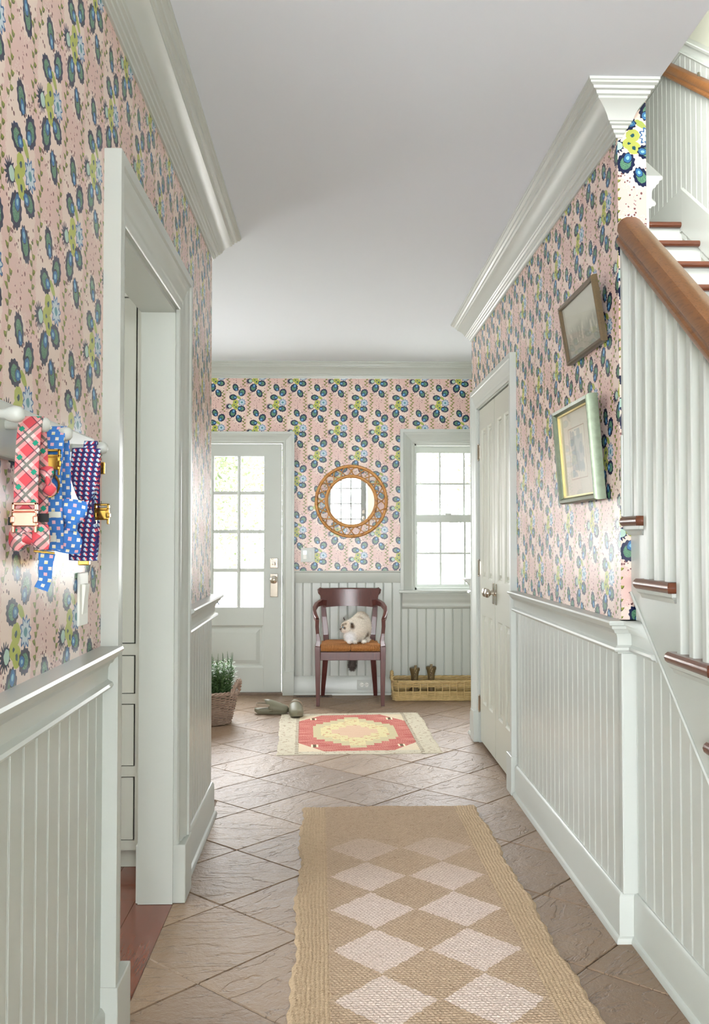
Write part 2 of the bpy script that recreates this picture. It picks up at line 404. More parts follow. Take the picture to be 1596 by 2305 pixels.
def b_jute(nt):
    o = nt.sep(nt.coord('Object')); X, Y = o[0], o[1]
    P0 = nt.coord('Object'); n = nt.noise(P0, 140.0, 3.0, 0.7); n2 = nt.noise(nt.mapping(P0, scale=(1, 3.0, 1)), 60.0, 3.0, 0.7); n3 = nt.noise(P0, 3.0, 2.0)
    wx = nt.add(X, nt.mul(nt.sub(nt.noise(P0, 40.0, 1.0), 0.5), 0.016)); wy = nt.add(nt.add(Y, 0.175), nt.mul(nt.sub(nt.noise(P0, 47.0, 1.0), 0.5), 0.016))
    dxm = nt.m('ABSOLUTE', nt.sub(nt.m('ABSOLUTE', wx), 0.1475))
    dy = nt.m('ABSOLUTE', nt.sub(nt.m('FLOORED_MODULO', wy, 0.31), 0.155))
    d = nt.add(nt.m('DIVIDE', dxm, 0.146), nt.m('DIVIDE', dy, 0.155))
    inside = nt.mul(nt.lt(d, 0.97), nt.lt(wy, 0.90))
    base = nt.mix(n2, lin((160, 136, 112)), lin((220, 196, 170)))
    edge = nt.gt(nt.m('ABSOLUTE', wx), 0.30)
    base = nt.mix(nt.mul(edge, 0.65), base, nt.mix(n2, lin((172, 146, 114)), lin((232, 208, 174))))
    pale = nt.mix(n2, lin((206, 182, 168)), lin((246, 232, 222)))
    c = nt.mix(nt.mul(inside, nt.sub(1.0, nt.mul(nt.smooth(wy, .15, .95), .75))), base, pale)
    c = nt.mix(nt.mul(nt.gt(n, 0.63), 0.5), c, lin((122, 92, 58)))
    return {'Base Color': c, 'Normal': nt.bump(nt.add(n, n2), 0.5, 0.004)}
JUTE = mat('braided_jute', rough=0.9, build=b_jute, spec=0.15)
def b_kilim(nt):
    P0 = nt.coord('Object'); o = nt.sep(P0)
    st = nt.noise(nt.mapping(P0, scale=(3.0, 60.0, 1.0)), 2.4, 3.0, 0.65); fz = nt.noise(P0, 300.0, 2.0)
    ax = nt.m('ABSOLUTE', o[0]); ay = nt.m('ABSOLUTE', o[1])
    red = nt.mix(nt.smooth(st, .38, .62), lin((172, 78, 76)), lin((212, 148, 134)))
    pale = nt.mix(st, lin((206, 194, 150)), lin((230, 220, 190)))
    qx = nt.mul(nt.m('FLOOR', nt.m('DIVIDE', ax, 0.05)), 0.05); qy = nt.mul(nt.m('FLOOR', nt.m('DIVIDE', ay, 0.06)), 0.06)
    def diamond(w, h): return nt.add(nt.m('DIVIDE', qx, w), nt.m('DIVIDE', qy, h))
    med = nt.mul(nt.lt(diamond(0.34, 0.47), 1.0), nt.lt(ax, 0.27)); medi = nt.mul(nt.lt(diamond(0.26, 0.36), 1.0), nt.lt(ax, 0.22))
    medc = nt.lt(diamond(0.13, 0.17), 1.0)
    c = nt.mix(med, red, nt.mix(nt.mul(nt.sub(1.0, medi), 0.30), pale, lin((150, 140, 96))))
    c = nt.mix(medi, c, nt.mix(nt.gt(nt.noise(nt.mapping(P0, scale=(1.0, 1.6, 1)), 26.0, 2.0), 0.60), lin((218, 208, 162)), lin((196, 146, 120))))
    c = nt.mix(medc, c, nt.mix(st, lin((206, 170, 140)), lin((226, 200, 176))))
    corner = nt.gt(nt.add(nt.m('DIVIDE', ax, 0.37), nt.m('DIVIDE', ay, 0.53)), 1.62)
    c = nt.mix(corner, c, nt.mix(st, lin((214, 196, 166)), lin((232, 220, 196))))
    cr2 = nt.mul(nt.lt(nt.m('ABSOLUTE', nt.sub(ax, 0.265)), 0.022), nt.lt(nt.m('ABSOLUTE', nt.sub(ay, 0.42)), 0.035))
    c = nt.mix(cr2, c, lin((238, 226, 196)))
    c = nt.mix(nt.mul(cr2, nt.lt(nt.m('ABSOLUTE', nt.sub(ax, 0.265)), 0.010)), c, lin((110, 96, 76)))
    bd = nt.mx(nt.gt(ax, 0.365), nt.gt(ay, 0.56))
    tooth = nt.mul(nt.lt(nt.m('ABSOLUTE', nt.sub(ax, 0.372)), 0.012), nt.gt(nt.m('FRACT', nt.mul(o[1], 22.0)), 0.5))
    bcol = nt.mix(nt.noise(nt.mapping(P0, scale=(9.0, 30.0, 1.0)), 2.0, 3.0, 0.8), lin((184, 176, 150)), lin((230, 222, 204)))
    bcol = nt.mix(nt.mul(nt.gt(nt.noise(P0, 38.0, 3.0), 0.60), 0.55), bcol, lin((150, 120, 96)))
    c = nt.mix(bd, c, bcol); c = nt.mix(nt.mul(tooth, 0.7), c, lin((120, 108, 88)))
    c = nt.mix(nt.mul(nt.gt(fz, 0.62), 0.25), c, lin((150, 110, 96)))
    return {'Base Color': c, 'Normal': nt.bump(nt.add(st, fz), 0.3, 0.004)}
KILIM = mat('faded_kilim', rough=0.95, build=b_kilim, spec=0.1)
WICK = mat('golden_wicker', rough=0.55, build=lambda nt: nt.mix(nt.noise(nt.pos(), 38.0, 3.0), lin((172, 144, 92)), lin((222, 198, 146))))
WICK2 = mat('brown_willow', rough=0.6, build=lambda nt: nt.mix(nt.noise(nt.pos(), 42.0, 3.0), lin((136, 112, 98)), lin((190, 168, 152))))
def b_rattan(nt):
    n = nt.noise(nt.pos(), 26.0, 4.0, 0.7)
    return nt.mix(nt.mul(nt.gt(n, 0.60), 0.7), nt.mix(nt.noise(nt.pos(), 70.0, 2.0), lin((176, 116, 50)), lin((214, 160, 88))), lin((112, 58, 28)))
RATTAN = mat('honey_rattan', rough=0.35, build=b_rattan)
MIRROR = mat('silvered_glass', (245, 246, 246), 0.01, 1.0)
RUSH = mat('woven_rush', rough=0.6, build=lambda nt: {'Base Color': nt.mix(nt.noise(nt.mapping(nt.coord('Object'), scale=(60, 60, 60)), 1.6, 3.0), lin((126, 72, 30)), lin((206, 146, 84)))})

# ================================================================= the room
XL, XR, YB, ZC = -0.55, 0.92, 7.55, 2.69
YLE, YRN, YRF = 4.27, 2.93, 6.02             # left wall's far end; right wall's near and far ends
SLAB = 0.112
CROWN = [(0, 0), (.122, 0), (.122, -.008), (.117, -.010), (.117, -.016), (.106, -.020), (.104, -.028), (.094, -.030), (.092, -.040), (.084, -.043), (.084, -.050), (.074, -.056),
         (.058, -.070), (.046, -.086), (.040, -.100), (.034, -.102), (.034, -.108), (.026, -.111), (.024, -.119), (.017, -.121), (.016, -.130), (.008, -.133), (.007, -.142), (0, -.142)]
RAIL = [(0, 1.004), (.052, 1.004), (.055, .998), (.052, .991), (.044, .988), (.041, .979), (.034, .974), (.030, .966), (.023, .962), (.019, .952), (.018, .926),
        (.023, .922), (.030, .919), (.032, .912), (.028, .906), (.018, .904), (.015, .898), (0, .898)]
BASE = [(0, 0), (.030, 0), (.030, .008), (.026, .017), (.019, .021), (.018, .140), (.014, .148), (.010, .153), (0, .155)]
CASE = [(0, 0), (0, .016), (.006, .022), (.020, .023), (.024, .019), (.034, .020), (.040, .025), (.080, .028), (.086, .033), (.098, .035), (.102, .042), (.130, .042), (.130, 0)]
UP = Vector((0, 0, 1))

def run(mb, prof, x0, y0, x1, y1, nx, ny, z=0.0, m0=0.0, m1=0.0):
    """moulding along a wall line; (nx,ny) is the wall's outward normal; the profile is (out, height)"""
    return mb.prism(prof, (x0, y0, z), (x1, y1, z), (nx, ny, 0), (0, 0, 1), m0, m1)
def casing(name, parent, plane, n, a0, a1, ztop, width=0.115, bottom=0.19, sides=(True, True), thick=1.0):
    """door casing round an opening a0..a1 on a wall; plane: ('x', value) or ('y', value)"""
    prof = [(a * width / .13, b * thick) for a, b in CASE]; N = Vector(n)
    def pt(a, z): return (plane[1], a, z) if plane[0] == 'x' else (a, plane[1], z)
    T = Vector((0, 1, 0)) if plane[0] == 'x' else Vector((1, 0, 0))
    o = []
    for k, (a, s) in enumerate(((a0, -1), (a1, 1))):
        if sides[k]:
            mb = MB().prism(prof, pt(a, bottom), pt(a, ztop), T * s, N, 0, 1); o.append(obj('casing_leg', mb, PAINT, parent, smooth=40))
            if bottom > 0:
                lo, hi = (a - width - .002, a + .002) if s < 0 else (a - .002, a + width + .002)
                q = MB(); t = .047 * thick
                if plane[0] == 'x': q.box(min(plane[1], plane[1] + t * N.x), max(plane[1], plane[1] + t * N.x), lo, hi, 0, bottom)
                else: q.box(lo, hi, min(plane[1], plane[1] + t * N.y), max(plane[1], plane[1] + t * N.y), 0, bottom)
                obj('plinth_block', q, PAINT, parent, bevel=.003)
    mb = MB().prism(prof, pt(a0, ztop), pt(a1, ztop), UP, N, -1, 1); obj('casing_head', mb, PAINT, parent, smooth=40)

# ---- beaded boards
_bd = {}
def board_mesh(wd, h0, h1=None, hb=0.0):
    key = (round(wd, 4), round(h0, 4), None if h1 is None else round(h1, 4), round(hb, 4))
    if key in _bd: return _bd[key]
    pr = [(0, 0), (0, .0045), (.0015, .006), (wd - .0115, .006), (wd - .0100, .0015), (wd - .0085, .0045), (wd - .005, .0062), (wd - .0015, .0045), (wd, 0)]
    mb = MB(); n = len(pr)
    top = lambda a: h0 if h1 is None else h0 + (h1 - h0) * a / wd
    bot = lambda a: 0.0 + hb * a / wd
    vs = [(a, b, bot(a)) for a, b in pr] + [(a, b, top(a)) for a, b in pr]
    fs = [(i, (i + 1) % n, n + (i + 1) % n, n + i) for i in range(n)] + [tuple(range(n))[::-1], tuple(range(n, 2 * n))]
    mb.add(vs, fs); _bd[key] = mesh_of('board', mb, PAINT); return _bd[key]
def boards(parent, plane, n, a0, a1, z0, z1, pitch=0.0725, start=None):
    """boards set side by side along a wall from a0 to a1; e_u = n x z so that local axes stay right-handed"""
    N = Vector(n); eu = N.cross(UP); sgn = eu.y if plane[0] == 'x' else eu.x; rz = math.atan2(eu.y, eu.x)
    s0, s1 = (a0, a1) if sgn > 0 else (-a1, -a0)
    s = s0; first = True
    while s < s1 - .004:
        wd = min(pitch, s1 - s)
        if first and start is not None: wd = start
        first = False
        a = s * (1 if sgn > 0 else -1)
        o = bpy.data.objects.new('board', board_mesh(max(wd, .014), z1 - z0)); col.objects.link(o); o.parent = parent
        o.location = (plane[1], a, z0) if plane[0] == 'x' else (a, plane[1], z0); o.rotation_euler = (0, 0, rz)
        s += wd

# ---- floor of slate tiles
XF0, XF1, YF0 = -2.6, 2.0, -5.5
fl = MB(); fl.box(XL, 2.0, YF0, YRN, -0.05, -0.006); fl.box(-2.6, 2.0, 4.27, YB + .15, -0.05, -0.006); fl.box(XL, 2.0, YRN, 4.27, -0.05, -0.006)
floor = struct('floor', fl, GROUT, 'diagonal brown slate tile floor running down the hall', 'floor')
ang = math.atan2(.730, .683); e1 = Vector((math.cos(ang), math.sin(ang), 0)); e2 = Vector((-math.sin(ang), math.cos(ang), 0))
TA, TB, A0, B0 = 0.410, 0.387, 2.522, 2.880
def tile_mesh(k):
    g = .0014; a, b, h = TA / 2 - g, TB / 2 - g, .004; r = random.Random(k); mb = MB()
    j = lambda: r.uniform(-.0012, .0012)
    ro = [(-a + j(), -b + j()), (a + j(), -b + j()), (a + j(), b + j()), (-a + j(), b + j())]
    vs = [(x, y, -.006) for x, y in ro] + [(x, y, h - .006 - .002) for x, y in ro] + [(x * .985, y * .985, h - .0042 + r.uniform(-.0008, .0008)) for x, y in ro]
    fs = [(0, 1, 5, 4), (1, 2, 6, 5), (2, 3, 7, 6), (3, 0, 4, 7), (4, 5, 9, 8), (5, 6, 10, 9), (6, 7, 11, 10), (7, 4, 8, 11), (8, 9, 10, 11)]
    mb.add(vs, fs); return mesh_of('tile', mb, SLATE)
TM = [tile_mesh(k) for k in range(10)]
def inside(x, y):
    if y > 4.15: return -2.4 < x < 2.1 and y < YB + .25
    return XL - .28 < x < 1.2 and y > 1.15
nt_ = 0
for i in range(-14, 20):
    for j in range(-14, 20):
        c = e1 * (A0 + (i + .5) * TA) + e2 * (B0 + (j + .5) * TB)
        if not inside(c.x, c.y): continue
        # tiles that the left wall or the wood floor would cut are clipped
        cs = [c + e1 * (sx * TA / 2) + e2 * (sy * TB / 2) for sx, sy in ((-1, -1), (1, -1), (1, 1), (-1, 1))]
        lim = XL + .005 if min(p.y for p in cs) < 4.26 else -9
        if max(p.x for p in cs) < lim: continue
        k = R_.randrange(10)
        if min(p.x for p in cs) < lim and not (c.y > 4.2 and c.x > XL):
            bm = bmesh.new(); bm.from_mesh(TM[k])
            bmesh.ops.transform(bm, matrix=Matrix.Translation((c.x, c.y, 0)) @ Matrix.Rotation(ang, 4, 'Z'), verts=bm.verts)
            bmesh.ops.bisect_plane(bm, geom=bm.verts[:] + bm.edges[:] + bm.faces[:], plane_co=(lim, 0, 0), plane_no=(-1, 0, 0), clear_outer=True)
            if len(bm.faces) == 0: bm.free(); continue
            me = bpy.data.meshes.new('tile'); bm.to_mesh(me); bm.free(); me.materials.append(SLATE)
            o = bpy.data.objects.new('tile', me); col.objects.link(o); o.parent = floor
        else:
            o = bpy.data.objects.new('tile', TM[k]); col.objects.link(o); o.parent = floor
            o.location = (c.x, c.y, 0); o.rotation_euler = (0, 0, ang)
        nt_ += 1

# wood floor of the side room, planks
wf = struct('floor_side_room', MB().box(-3.2, XL + .004, .6, 4.2, -.05, -.008), GROUT, 'red oak plank floor seen through the doorway', 'floor')
px = XL + .004
for k, pw in enumerate((.135, .115, .12, .11, .12, .115, .12, .12)):
    cuts = [1.0, 4.15] if k == 0 else [1.0] + sorted(R_.uniform(1.4, 3.9) for _ in range(2)) + [4.15]
    if k == 1: cuts = [1.0, 3.30, 4.15]
    for a, b in zip(cuts, cuts[1:]):
        o = obj('plank', MB().box(-pw / 2 + .0008, pw / 2 - .0008, 0, b - a - .001, -.008, -.001), OAK_F, wf); o.location = (px - pw / 2, a, 0)
    px -= pw

# ceiling
ce = MB(); ce.box(-3.4, 1.02, YF0, YB + .15, ZC, ZC + .30); ce.box(1.02, 2.0, 6.6, YB + .15, ZC, ZC + .30); ce.box(1.02, 2.0, YF0, -.6, ZC, ZC + .3)
struct('ceiling', ce, CEIL, 'plain white hall ceiling', 'ceiling')

# ---- left wall: near piece, far piece, head over the doorway
wl = MB(); wl.box(XL - SLAB, XL, .6, 2.375, 0, ZC); wl.box(XL - SLAB, XL, 3.27, YLE, 0, ZC); wl.box(XL - SLAB, XL, 2.375, 3.27, 2.07, ZC)
wall_left = struct('wall_left', wl, WP_L, 'hall wall papered with pods and vines, open doorway cut through it', 'wall')
boards(wall_left, ('x', XL), (1, 0, 0), .6, 2.245, .15, .91)
boards(wall_left, ('x', XL), (1, 0, 0), 3.40, YLE, .15, .91)
tl = MB(); run(tl, RAIL, XL, .6, XL, 2.245, 1, 0); obj('chair_rail', tl, PAINT, wall_left, smooth=35)
tl = MB(); run(tl, RAIL, XL, 3.40, XL, YLE, 1, 0, 0, 0, 1); run(tl, RAIL, XL, YLE, XL - SLAB, YLE, 0, 1, 0, -1, 0); obj('chair_rail', tl, PAINT, wall_left, smooth=35)
bl = MB(); run(bl, BASE, XL, .6, XL, 2.245, 1, 0); run(bl, BASE, XL, 3.40, XL, YLE, 1, 0, 0, 0, 1); run(bl, BASE, XL, YLE, XL - SLAB, YLE, 0, 1, 0, -1, 0)
struct('baseboard_left', bl, PAINT, 'painted baseboard with shoe moulding on either side of the open doorway', 'baseboard', smooth=35)
# jamb lining of the doorway
jm = MB(); jm.box(XL - SLAB - .004, XL + .004, 3.255, 3.272, 0, 2.07); jm.box(XL - SLAB - .004, XL + .004, 2.373, 2.39, 0, 2.07); jm.box(XL - SLAB - .004, XL + .004, 2.373, 3.272, 2.055, 2.072)
trim1 = struct('trim_1', jm, PAINT, 'white jamb and casing of the open doorway', 'door frame')
casing('c', trim1, ('x', XL), (1, 0, 0), 2.380, 3.265, 2.068, .140, .20)
casing('c', trim1, ('x', XL - SLAB), (-1, 0, 0), 2.380, 3.265, 2.068, .07, .20, thick=.26)
cr = MB(); run(cr, CROWN, XL, .6, XL, YLE, 1, 0, ZC, 0, 1); run(cr, CROWN, XL, YLE, XL - SLAB, YLE, 0, 1, ZC, -1, 0)
struct('trim_2', cr, PAINT, 'wide stepped crown moulding above the open doorway', 'crown moulding', smooth=18)

# ---- right wall with the closet opening, its near end face
wr = MB(); wr.box(XR, 1.012, YRN, 4.70, 0, ZC); wr.box(XR, 1.012, 5.78, YRF, 0, ZC); wr.box(XR, 1.012, 4.70, 5.78, 2.075, ZC)
wall_right = struct('wall_right', wr, WP_R, 'hall wall papered with pods and vines, two pictures and closet doors', 'wall')
boards(wall_right, ('x', XR), (-1, 0, 0), YRN, 4.585, .15, .91)
tr = MB(); run(tr, RAIL, XR, YRN, XR, 4.56, -1, 0, 0, -1, 0); run(tr, RAIL, XR, YRN, .968, YRN, 0, -1, 0, -1, 0)
obj('chair_rail', tr, PAINT, wall_right, smooth=35)
tr = MB(); run(tr, RAIL, XR, 5.97, XR, YRF, -1, 0, 0, 0, 1); run(tr, RAIL, XR, YRF, 1.3, YRF, 0, 1, 0, -1, 0); obj('chair_rail', tr, PAINT, wall_right, smooth=35)
br = MB(); run(br, BASE, XR, YRN, XR, 4.56, -1, 0, 0, -1, 0); run(br, BASE, XR, YRN, .966, YRN, 0, -1, 0, -1, 0); run(br, BASE, XR, 5.95, XR, YRF, -1, 0, 0, 0, 1); run(br, BASE, XR, YRF, 1.4, YRF, 0, 1, 0, -1, 0)
struct('baseboard_right', br, PAINT, 'painted baseboard with shoe moulding below the two pictures', 'baseboard', smooth=35)
we = MB(); we.box(XR + .0005, 1.0125, YRN - .002, YRN, .90, ZC)
wall_end = struct('wall_right_end', we, WP_E, 'narrow papered wall end where the oak handrail stops', 'wall')
obj('corner_board', MB().box(XR - .004, .968, YRN - .020, YRN + .001, .15, .90), PAINT, wall_end, bevel=.003)
obj('corner_strip', MB().box(XR - .006, XR + .001, YRN - .018, YRN + .02, .15, .90), PAINT, wall_end)
cr = MB(); run(cr, CROWN, XR, YRN, XR, YRF, -1, 0, ZC, -1, 1); run(cr, CROWN, XR, YRN, .930, YRN, 0, -1, ZC, -1, .72); run(cr, [(a * .72, b) for a, b in CROWN], .930, YRN - .0005, .930, YRN, 1, 0, ZC, -1 / .72, 0)
run(cr, CROWN, XR, YRF, 1.4, YRF, 0, 1, ZC, -1, 0)
struct('trim_3', cr, PAINT, 'stepped crown moulding above the pictures, wrapped round the wall end', 'crown moulding', smooth=18)
struct('wall_closet', MB().box(1.012, 2.0, 5.95, YRF, 0, ZC + .32), WALLP, 'plain closet end wall turned to the entry', 'wall')
struct('closet_interior', MB().box(1.35, 1.40, 4.3, 5.95, 0, 2.4), DARK, 'dark inside of the hall closet', 'wall')

# ---- closet double door
d2 = empty('door_2', (.945, 4.72, 0), 0, 'pair of narrow four-panel closet doors with nickel knobs', 'door', kind='structure')
LEAF = 0.517
def panel_leaf(parent):
    """leaf in local y 0..LEAF, x = face toward -x; two columns of two panels"""
    x0, x1 = -.018, .018; st = .085; mid = .075; pw = (LEAF - 2 * st - mid) / 2
    for a, b in ((.003, st), (LEAF - st, LEAF - .003), (st + pw, st + pw + mid)):
        obj('stile', MB().box(x0, x1, a, b, .018, 2.06), DOORP, parent)
    for z0, z1 in ((.018, .26), (.80, 1.02), (1.93, 2.06)):
        for a in (st, st + pw + mid): obj('rail', MB().box(x0, x1, a, a + pw, z0, z1), DOORP, parent)
    for z0, z1 in ((.26, .80), (1.02, 1.93)):
        for a in (st, st + pw + mid):
            mb = MB(); b = a + pw
            ring = lambda e, x: [(x, a + e, z0 + e), (x, b - e, z0 + e), (x, b - e, z1 - e), (x, a + e, z1 - e)]
            vs = ring(0, x0) + ring(.010, x0 + .006) + ring(.013, x0 + .013) + ring(.022, x0 + .013) + ring(.040, x0 + .004)
            fs = [(k * 4 + i, k * 4 + (i + 1) % 4, k * 4 + 4 + (i + 1) % 4, k * 4 + 4 + i) for k in range(4) for i in range(4)] + [(16, 17, 18, 19)]
            obj('panel', mb.add(vs, fs), DOORP, parent)
def knob(name, parent, loc, axis, mat_, plate=(.05, .13), rz=.026):
    """door knob with oblong plate; axis 'x-' or 'y-' is the way it sticks out"""
    k = empty(name, loc); k.parent = parent
    mb = MB().box(-plate[0] / 2, plate[0] / 2, -.006, 0, -plate[1] * .55, plate[1] * .45)
    pl = obj('plate', mb, mat_, k, bevel=.003)
    ob = MB().lathe([(.018, 0), (.017, -.008), (.010, -.014), (.009, -.030), (.016, -.036), (.025, -.044), (rz, -.052), (.022, -.061), (.010, -.066), (.001, -.067)], 20, axis='y')
    kb = obj('knob', ob, mat_, k, smooth=40)
    if axis == 'x-': k.rotation_euler = (0, 0, -PI / 2)
    return k
for L in range(2):
    lf = empty('leaf', (0, L * (LEAF + .004), 0)); lf.parent = d2; panel_leaf(lf)
for yk in (LEAF - .04, LEAF + .044):
    knob('knob_set', d2, (-.018, yk, .955), 'x-', NICKEL, (.040, .12))
for yh in (-.012, 2 * LEAF + .016):
    for z in (.24, 1.08, 1.80):
        h = MB(); h.tube([(-.024, yh, z - .045), (-.024, yh, z + .045)], .0065, 8); h.ell((-.024, yh, z + .049), (.006, .006, .006), 8, 5); h.ell((-.024, yh, z - .049), (.006, .006, .006), 8, 5)
        h.box(-.0215, -.0185, min(yh, yh + (.02 if yh < 0 else -.02)), max(yh, yh + (.02 if yh < 0 else -.02)), z - .042, z + .042)
        obj('hinge', h, NICKEL, d2, smooth=40)
jm = MB(); jm.box(XR - .002, 1.0, 4.690, 4.706, 0, 2.08); jm.box(XR - .002, 1.0, 5.772, 5.788, 0, 2.08); jm.box(XR - .002, 1.0, 4.69, 5.788, 2.066, 2.082)
trim4 = struct('trim_4', jm, PAINT, 'jamb and casing round the closet doors', 'door frame')
casing('c', trim4, ('x', XR), (-1, 0, 0), 4.695, 5.783, 2.072, .118, .19, thick=.75)

# ---- back wall
wb = MB(); y0, y1 = YB, YB + .15
DX0, DX1, WX0, WX1, WZ0, WZ1 = -1.325, -.385, .677, 1.330, .845, 2.040
wb.box(-2.6, DX0, y0, y1, 0, ZC); wb.box(DX0, DX1, y0, y1, 2.045, ZC); wb.box(DX1, WX0, y0, y1, 0, ZC); wb.box(WX0, WX1, y0, y1, 0, WZ0); wb.box(WX0, WX1, y0, y1, WZ1, ZC); wb.box(WX1, 2.0, y0, y1, 0, ZC)
wall_back = struct('wall_back', wb, WP_B, 'end wall of the entry papered with pods, door and window in it', 'wall')
boards(wall_back, ('y', YB), (0, -1, 0), DX1 + .085, WX0 - .112, .15, .91)
boards(wall_back, ('y', YB), (0, -1, 0), WX0 - .112, 2.0, .15, .84)
boards(wall_back, ('y', YB), (0, -1, 0), -2.6, DX0 - .1, .15, .91)
FLATR = [(0, 1.002), (.024, 1.002), (.026, .996), (.024, .990), (.018, .986), (.016, .910), (.012, .904), (0, .904)]
rb = MB(); run(rb, FLATR, DX1 + .084, YB, WX0 - .11, YB, 0, -1); obj('chair_rail', rb, PAINT, wall_back, smooth=35)
rb = MB(); run(rb, FLATR, -2.6, YB, DX0 - .09, YB, 0, -1); obj('chair_rail', rb, PAINT, wall_back, smooth=35)
rb = MB(); run(rb, FLATR, WX1 + .11, YB, 2.0, YB, 0, -1); obj('chair_rail', rb, PAINT, wall_back, smooth=35)
bb = MB(); run(bb, BASE, DX1 + .08, YB, 2.0, YB, 0, -1); run(bb, BASE, -2.6, YB, DX0 - .08, YB, 0, -1)
struct('baseboard_back', bb, PAINT, 'pale baseboard under the entry wall', 'baseboard', smooth=35)
cb = MB(); run(cb, [(a, b * 0.86) for a, b in CROWN], -2.6, YB, 2.0, YB, 0, -1, ZC); struct('trim_5', cb, PAINT, 'crown moulding along the entry wall', 'crown moulding', smooth=18)
trim6 = struct('trim_6', MB().box(DX0 - .003, DX0 + .012, YB, YB + .14, 0, 2.05).box(DX1 - .012, DX1 + .003, YB, YB + .14, 0, 2.05).box(DX0, DX1, YB, YB + .14, 2.036, 2.05), PAINT, 'jamb and casing of the front door', 'door frame')
casing('c', trim6, ('y', YB), (0, -1, 0), DX0 + .004, DX1 - .002, 2.040, .090, .19, thick=.8)
obj('threshold', MB().box(DX0, DX1, YB - .02, YB + .14, 0, .018), GROUT, trim6)
# front door, twelve lites over one panel
d1 = empty('door_1', (-1.310, YB + .006, 0), 0, 'pale green front door with twelve glass panes and a bottom panel', 'door', kind='structure')
DW = .912
xs = [.145, .333, .361, .549, .577, .765]; zs = [.707, .992, 1.020, 1.305, 1.333, 1.618, 1.646, 1.931]
for a, b in ((0.003, .145), (.765, DW - .003)): obj('stile', MB().box(a, b, 0, .044, .022, 2.032), PAINT, d1, bevel=.002)
for z0, z1 in ((.022, .22), (.56, .707), (1.931, 2.032)): obj('rail', MB().box(.145, .765, 0, .044, z0, z1), PAINT, d1, bevel=.002)
for a, b in ((.333, .361), (.549, .577)): obj('muntin', MB().prism([(0, .004), (.010, 0), (.018, 0), (.028, .004), (.028, .040), (0, .040)], (a, 0, .707), (a, 0, 1.931), (1, 0, 0), (0, 1, 0)), PAINT, d1)
for k in (1, 3, 5):
    for i in range(3): obj('muntin', MB().box(xs[2 * i], xs[2 * i + 1], .002, .042, zs[k], zs[k + 1]), PAINT, d1)
for r in range(4):
    for i in range(3): obj('pane', MB().box(xs[2 * i] - .003, xs[2 * i + 1] + .003, .020, .024, zs[2 * r] - .003, zs[2 * r + 1] + .003), GLASS, d1)
def raised(parent, x0_, x1_, z0_, z1_, y_):
    ring = lambda e, d: [(x0_ + e, y_ + d, z0_ + e), (x1_ - e, y_ + d, z0_ + e), (x1_ - e, y_ + d, z1_ - e), (x0_ + e, y_ + d, z1_ - e)]
    vs = ring(0, 0) + ring(.012, .006) + ring(.016, .013) + ring(.030, .013) + ring(.060, .003)
    fs = [(k * 4 + i, k * 4 + (i + 1) % 4, k * 4 + 4 + (i + 1) % 4, k * 4 + 4 + i) for k in range(4) for i in range(4)] + [(16, 17, 18, 19)]
    return obj('panel', MB().add(vs, fs), PAINT, parent)
raised(d1, .145, .765, .22, .56, .002)
hk = empty('lock_set', (DW - .063, 0, 0)); hk.parent = d1
obj('deadbolt_plate', MB().box(-.032, .032, -.008, 0, 1.022, 1.106), NICKEL, hk, bevel=.004)
obj('thumb_turn', MB().lathe([(.016, 0), (.016, -.012), (.012, -.015)], 16, (0, -.008, 1.062), 'y').box(-.005, .005, -.036, -.018, 1.044, 1.080), NICKEL, hk, smooth=40)
obj('handle_plate', MB().box(-.031, .031, -.008, 0, .790, .978), NICKEL, hk, bevel=.004)
obj('knob', MB().lathe([(.016, 0), (.010, -.010), (.010, -.028), (.022, -.034), (.031, -.046), (.029, -.058), (.018, -.064), (.001, -.066)], 20, (0, -.008, .930), 'y'), NICKEL, hk, smooth=40)
obj('strike_plate', MB().box(DW + .002, DW + .006, -.006, .02, .90, .96), NICKEL, d1)
# window, double hung six over six
w1 = empty('window_1', (WX0, YB, 0), 0, 'double-hung window with three-wide panes above the boot basket', 'window', kind='structure')
WW = WX1 - WX0
fr = MB(); fr.box(0, .018, .005, .14, WZ0, WZ1); fr.box(WW - .018, WW, .005, .14, WZ0, WZ1); fr.box(0, WW, .005, .14, WZ1 - .018, WZ1); fr.box(0, WW, .005, .14, WZ0, WZ0 + .02)
obj('window_frame', fr, PAINT, w1)
PX = [.031, .214, .230, .414, .430, .614]
def sash(name, y, z0, z1, rows, top, bot):
    s_ = empty(name, (0, 0, 0)); s_.parent = w1
    obj('sash_stile', MB().box(.018, .031, y, y + .036, z0, z1), PAINT, s_); obj('sash_stile', MB().box(.614, WW - .018, y, y + .036, z0, z1), PAINT, s_)
    obj('sash_rail', MB().box(.031, .614, y, y + .036, z0, rows[0]), PAINT, s_); obj('sash_rail', MB().box(.031, .614, y, y + .036, rows[3], z1), PAINT, s_)
    for a, b in ((.214, .230), (.414, .430)): obj('muntin', MB().box(a, b, y + .004, y + .032, rows[0], rows[3]), PAINT, s_)
    for i in range(3): obj('muntin', MB().box(PX[2 * i], PX[2 * i + 1], y + .004, y + .032, rows[1], rows[2]), PAINT, s_)
    for (a, b) in ((rows[0], rows[1]), (rows[2], rows[3])):
        for i in range(3): obj('pane', MB().box(PX[2 * i] - .002, PX[2 * i + 1] + .002, y + .016, y + .020, a - .002, b + .002), GLASS, s_)
sash('upper_sash', .085, 1.440, 2.022, (1.460, 1.706, 1.722, 1.968), 0, 0)
sash('lower_sash', .045, .865, 1.455, (.890, 1.133, 1.149, 1.394), 0, 0)
obj('sash_lock', MB().box(.26, .31, .040, .075, 1.455, 1.470), PAINT, w1, bevel=.004)
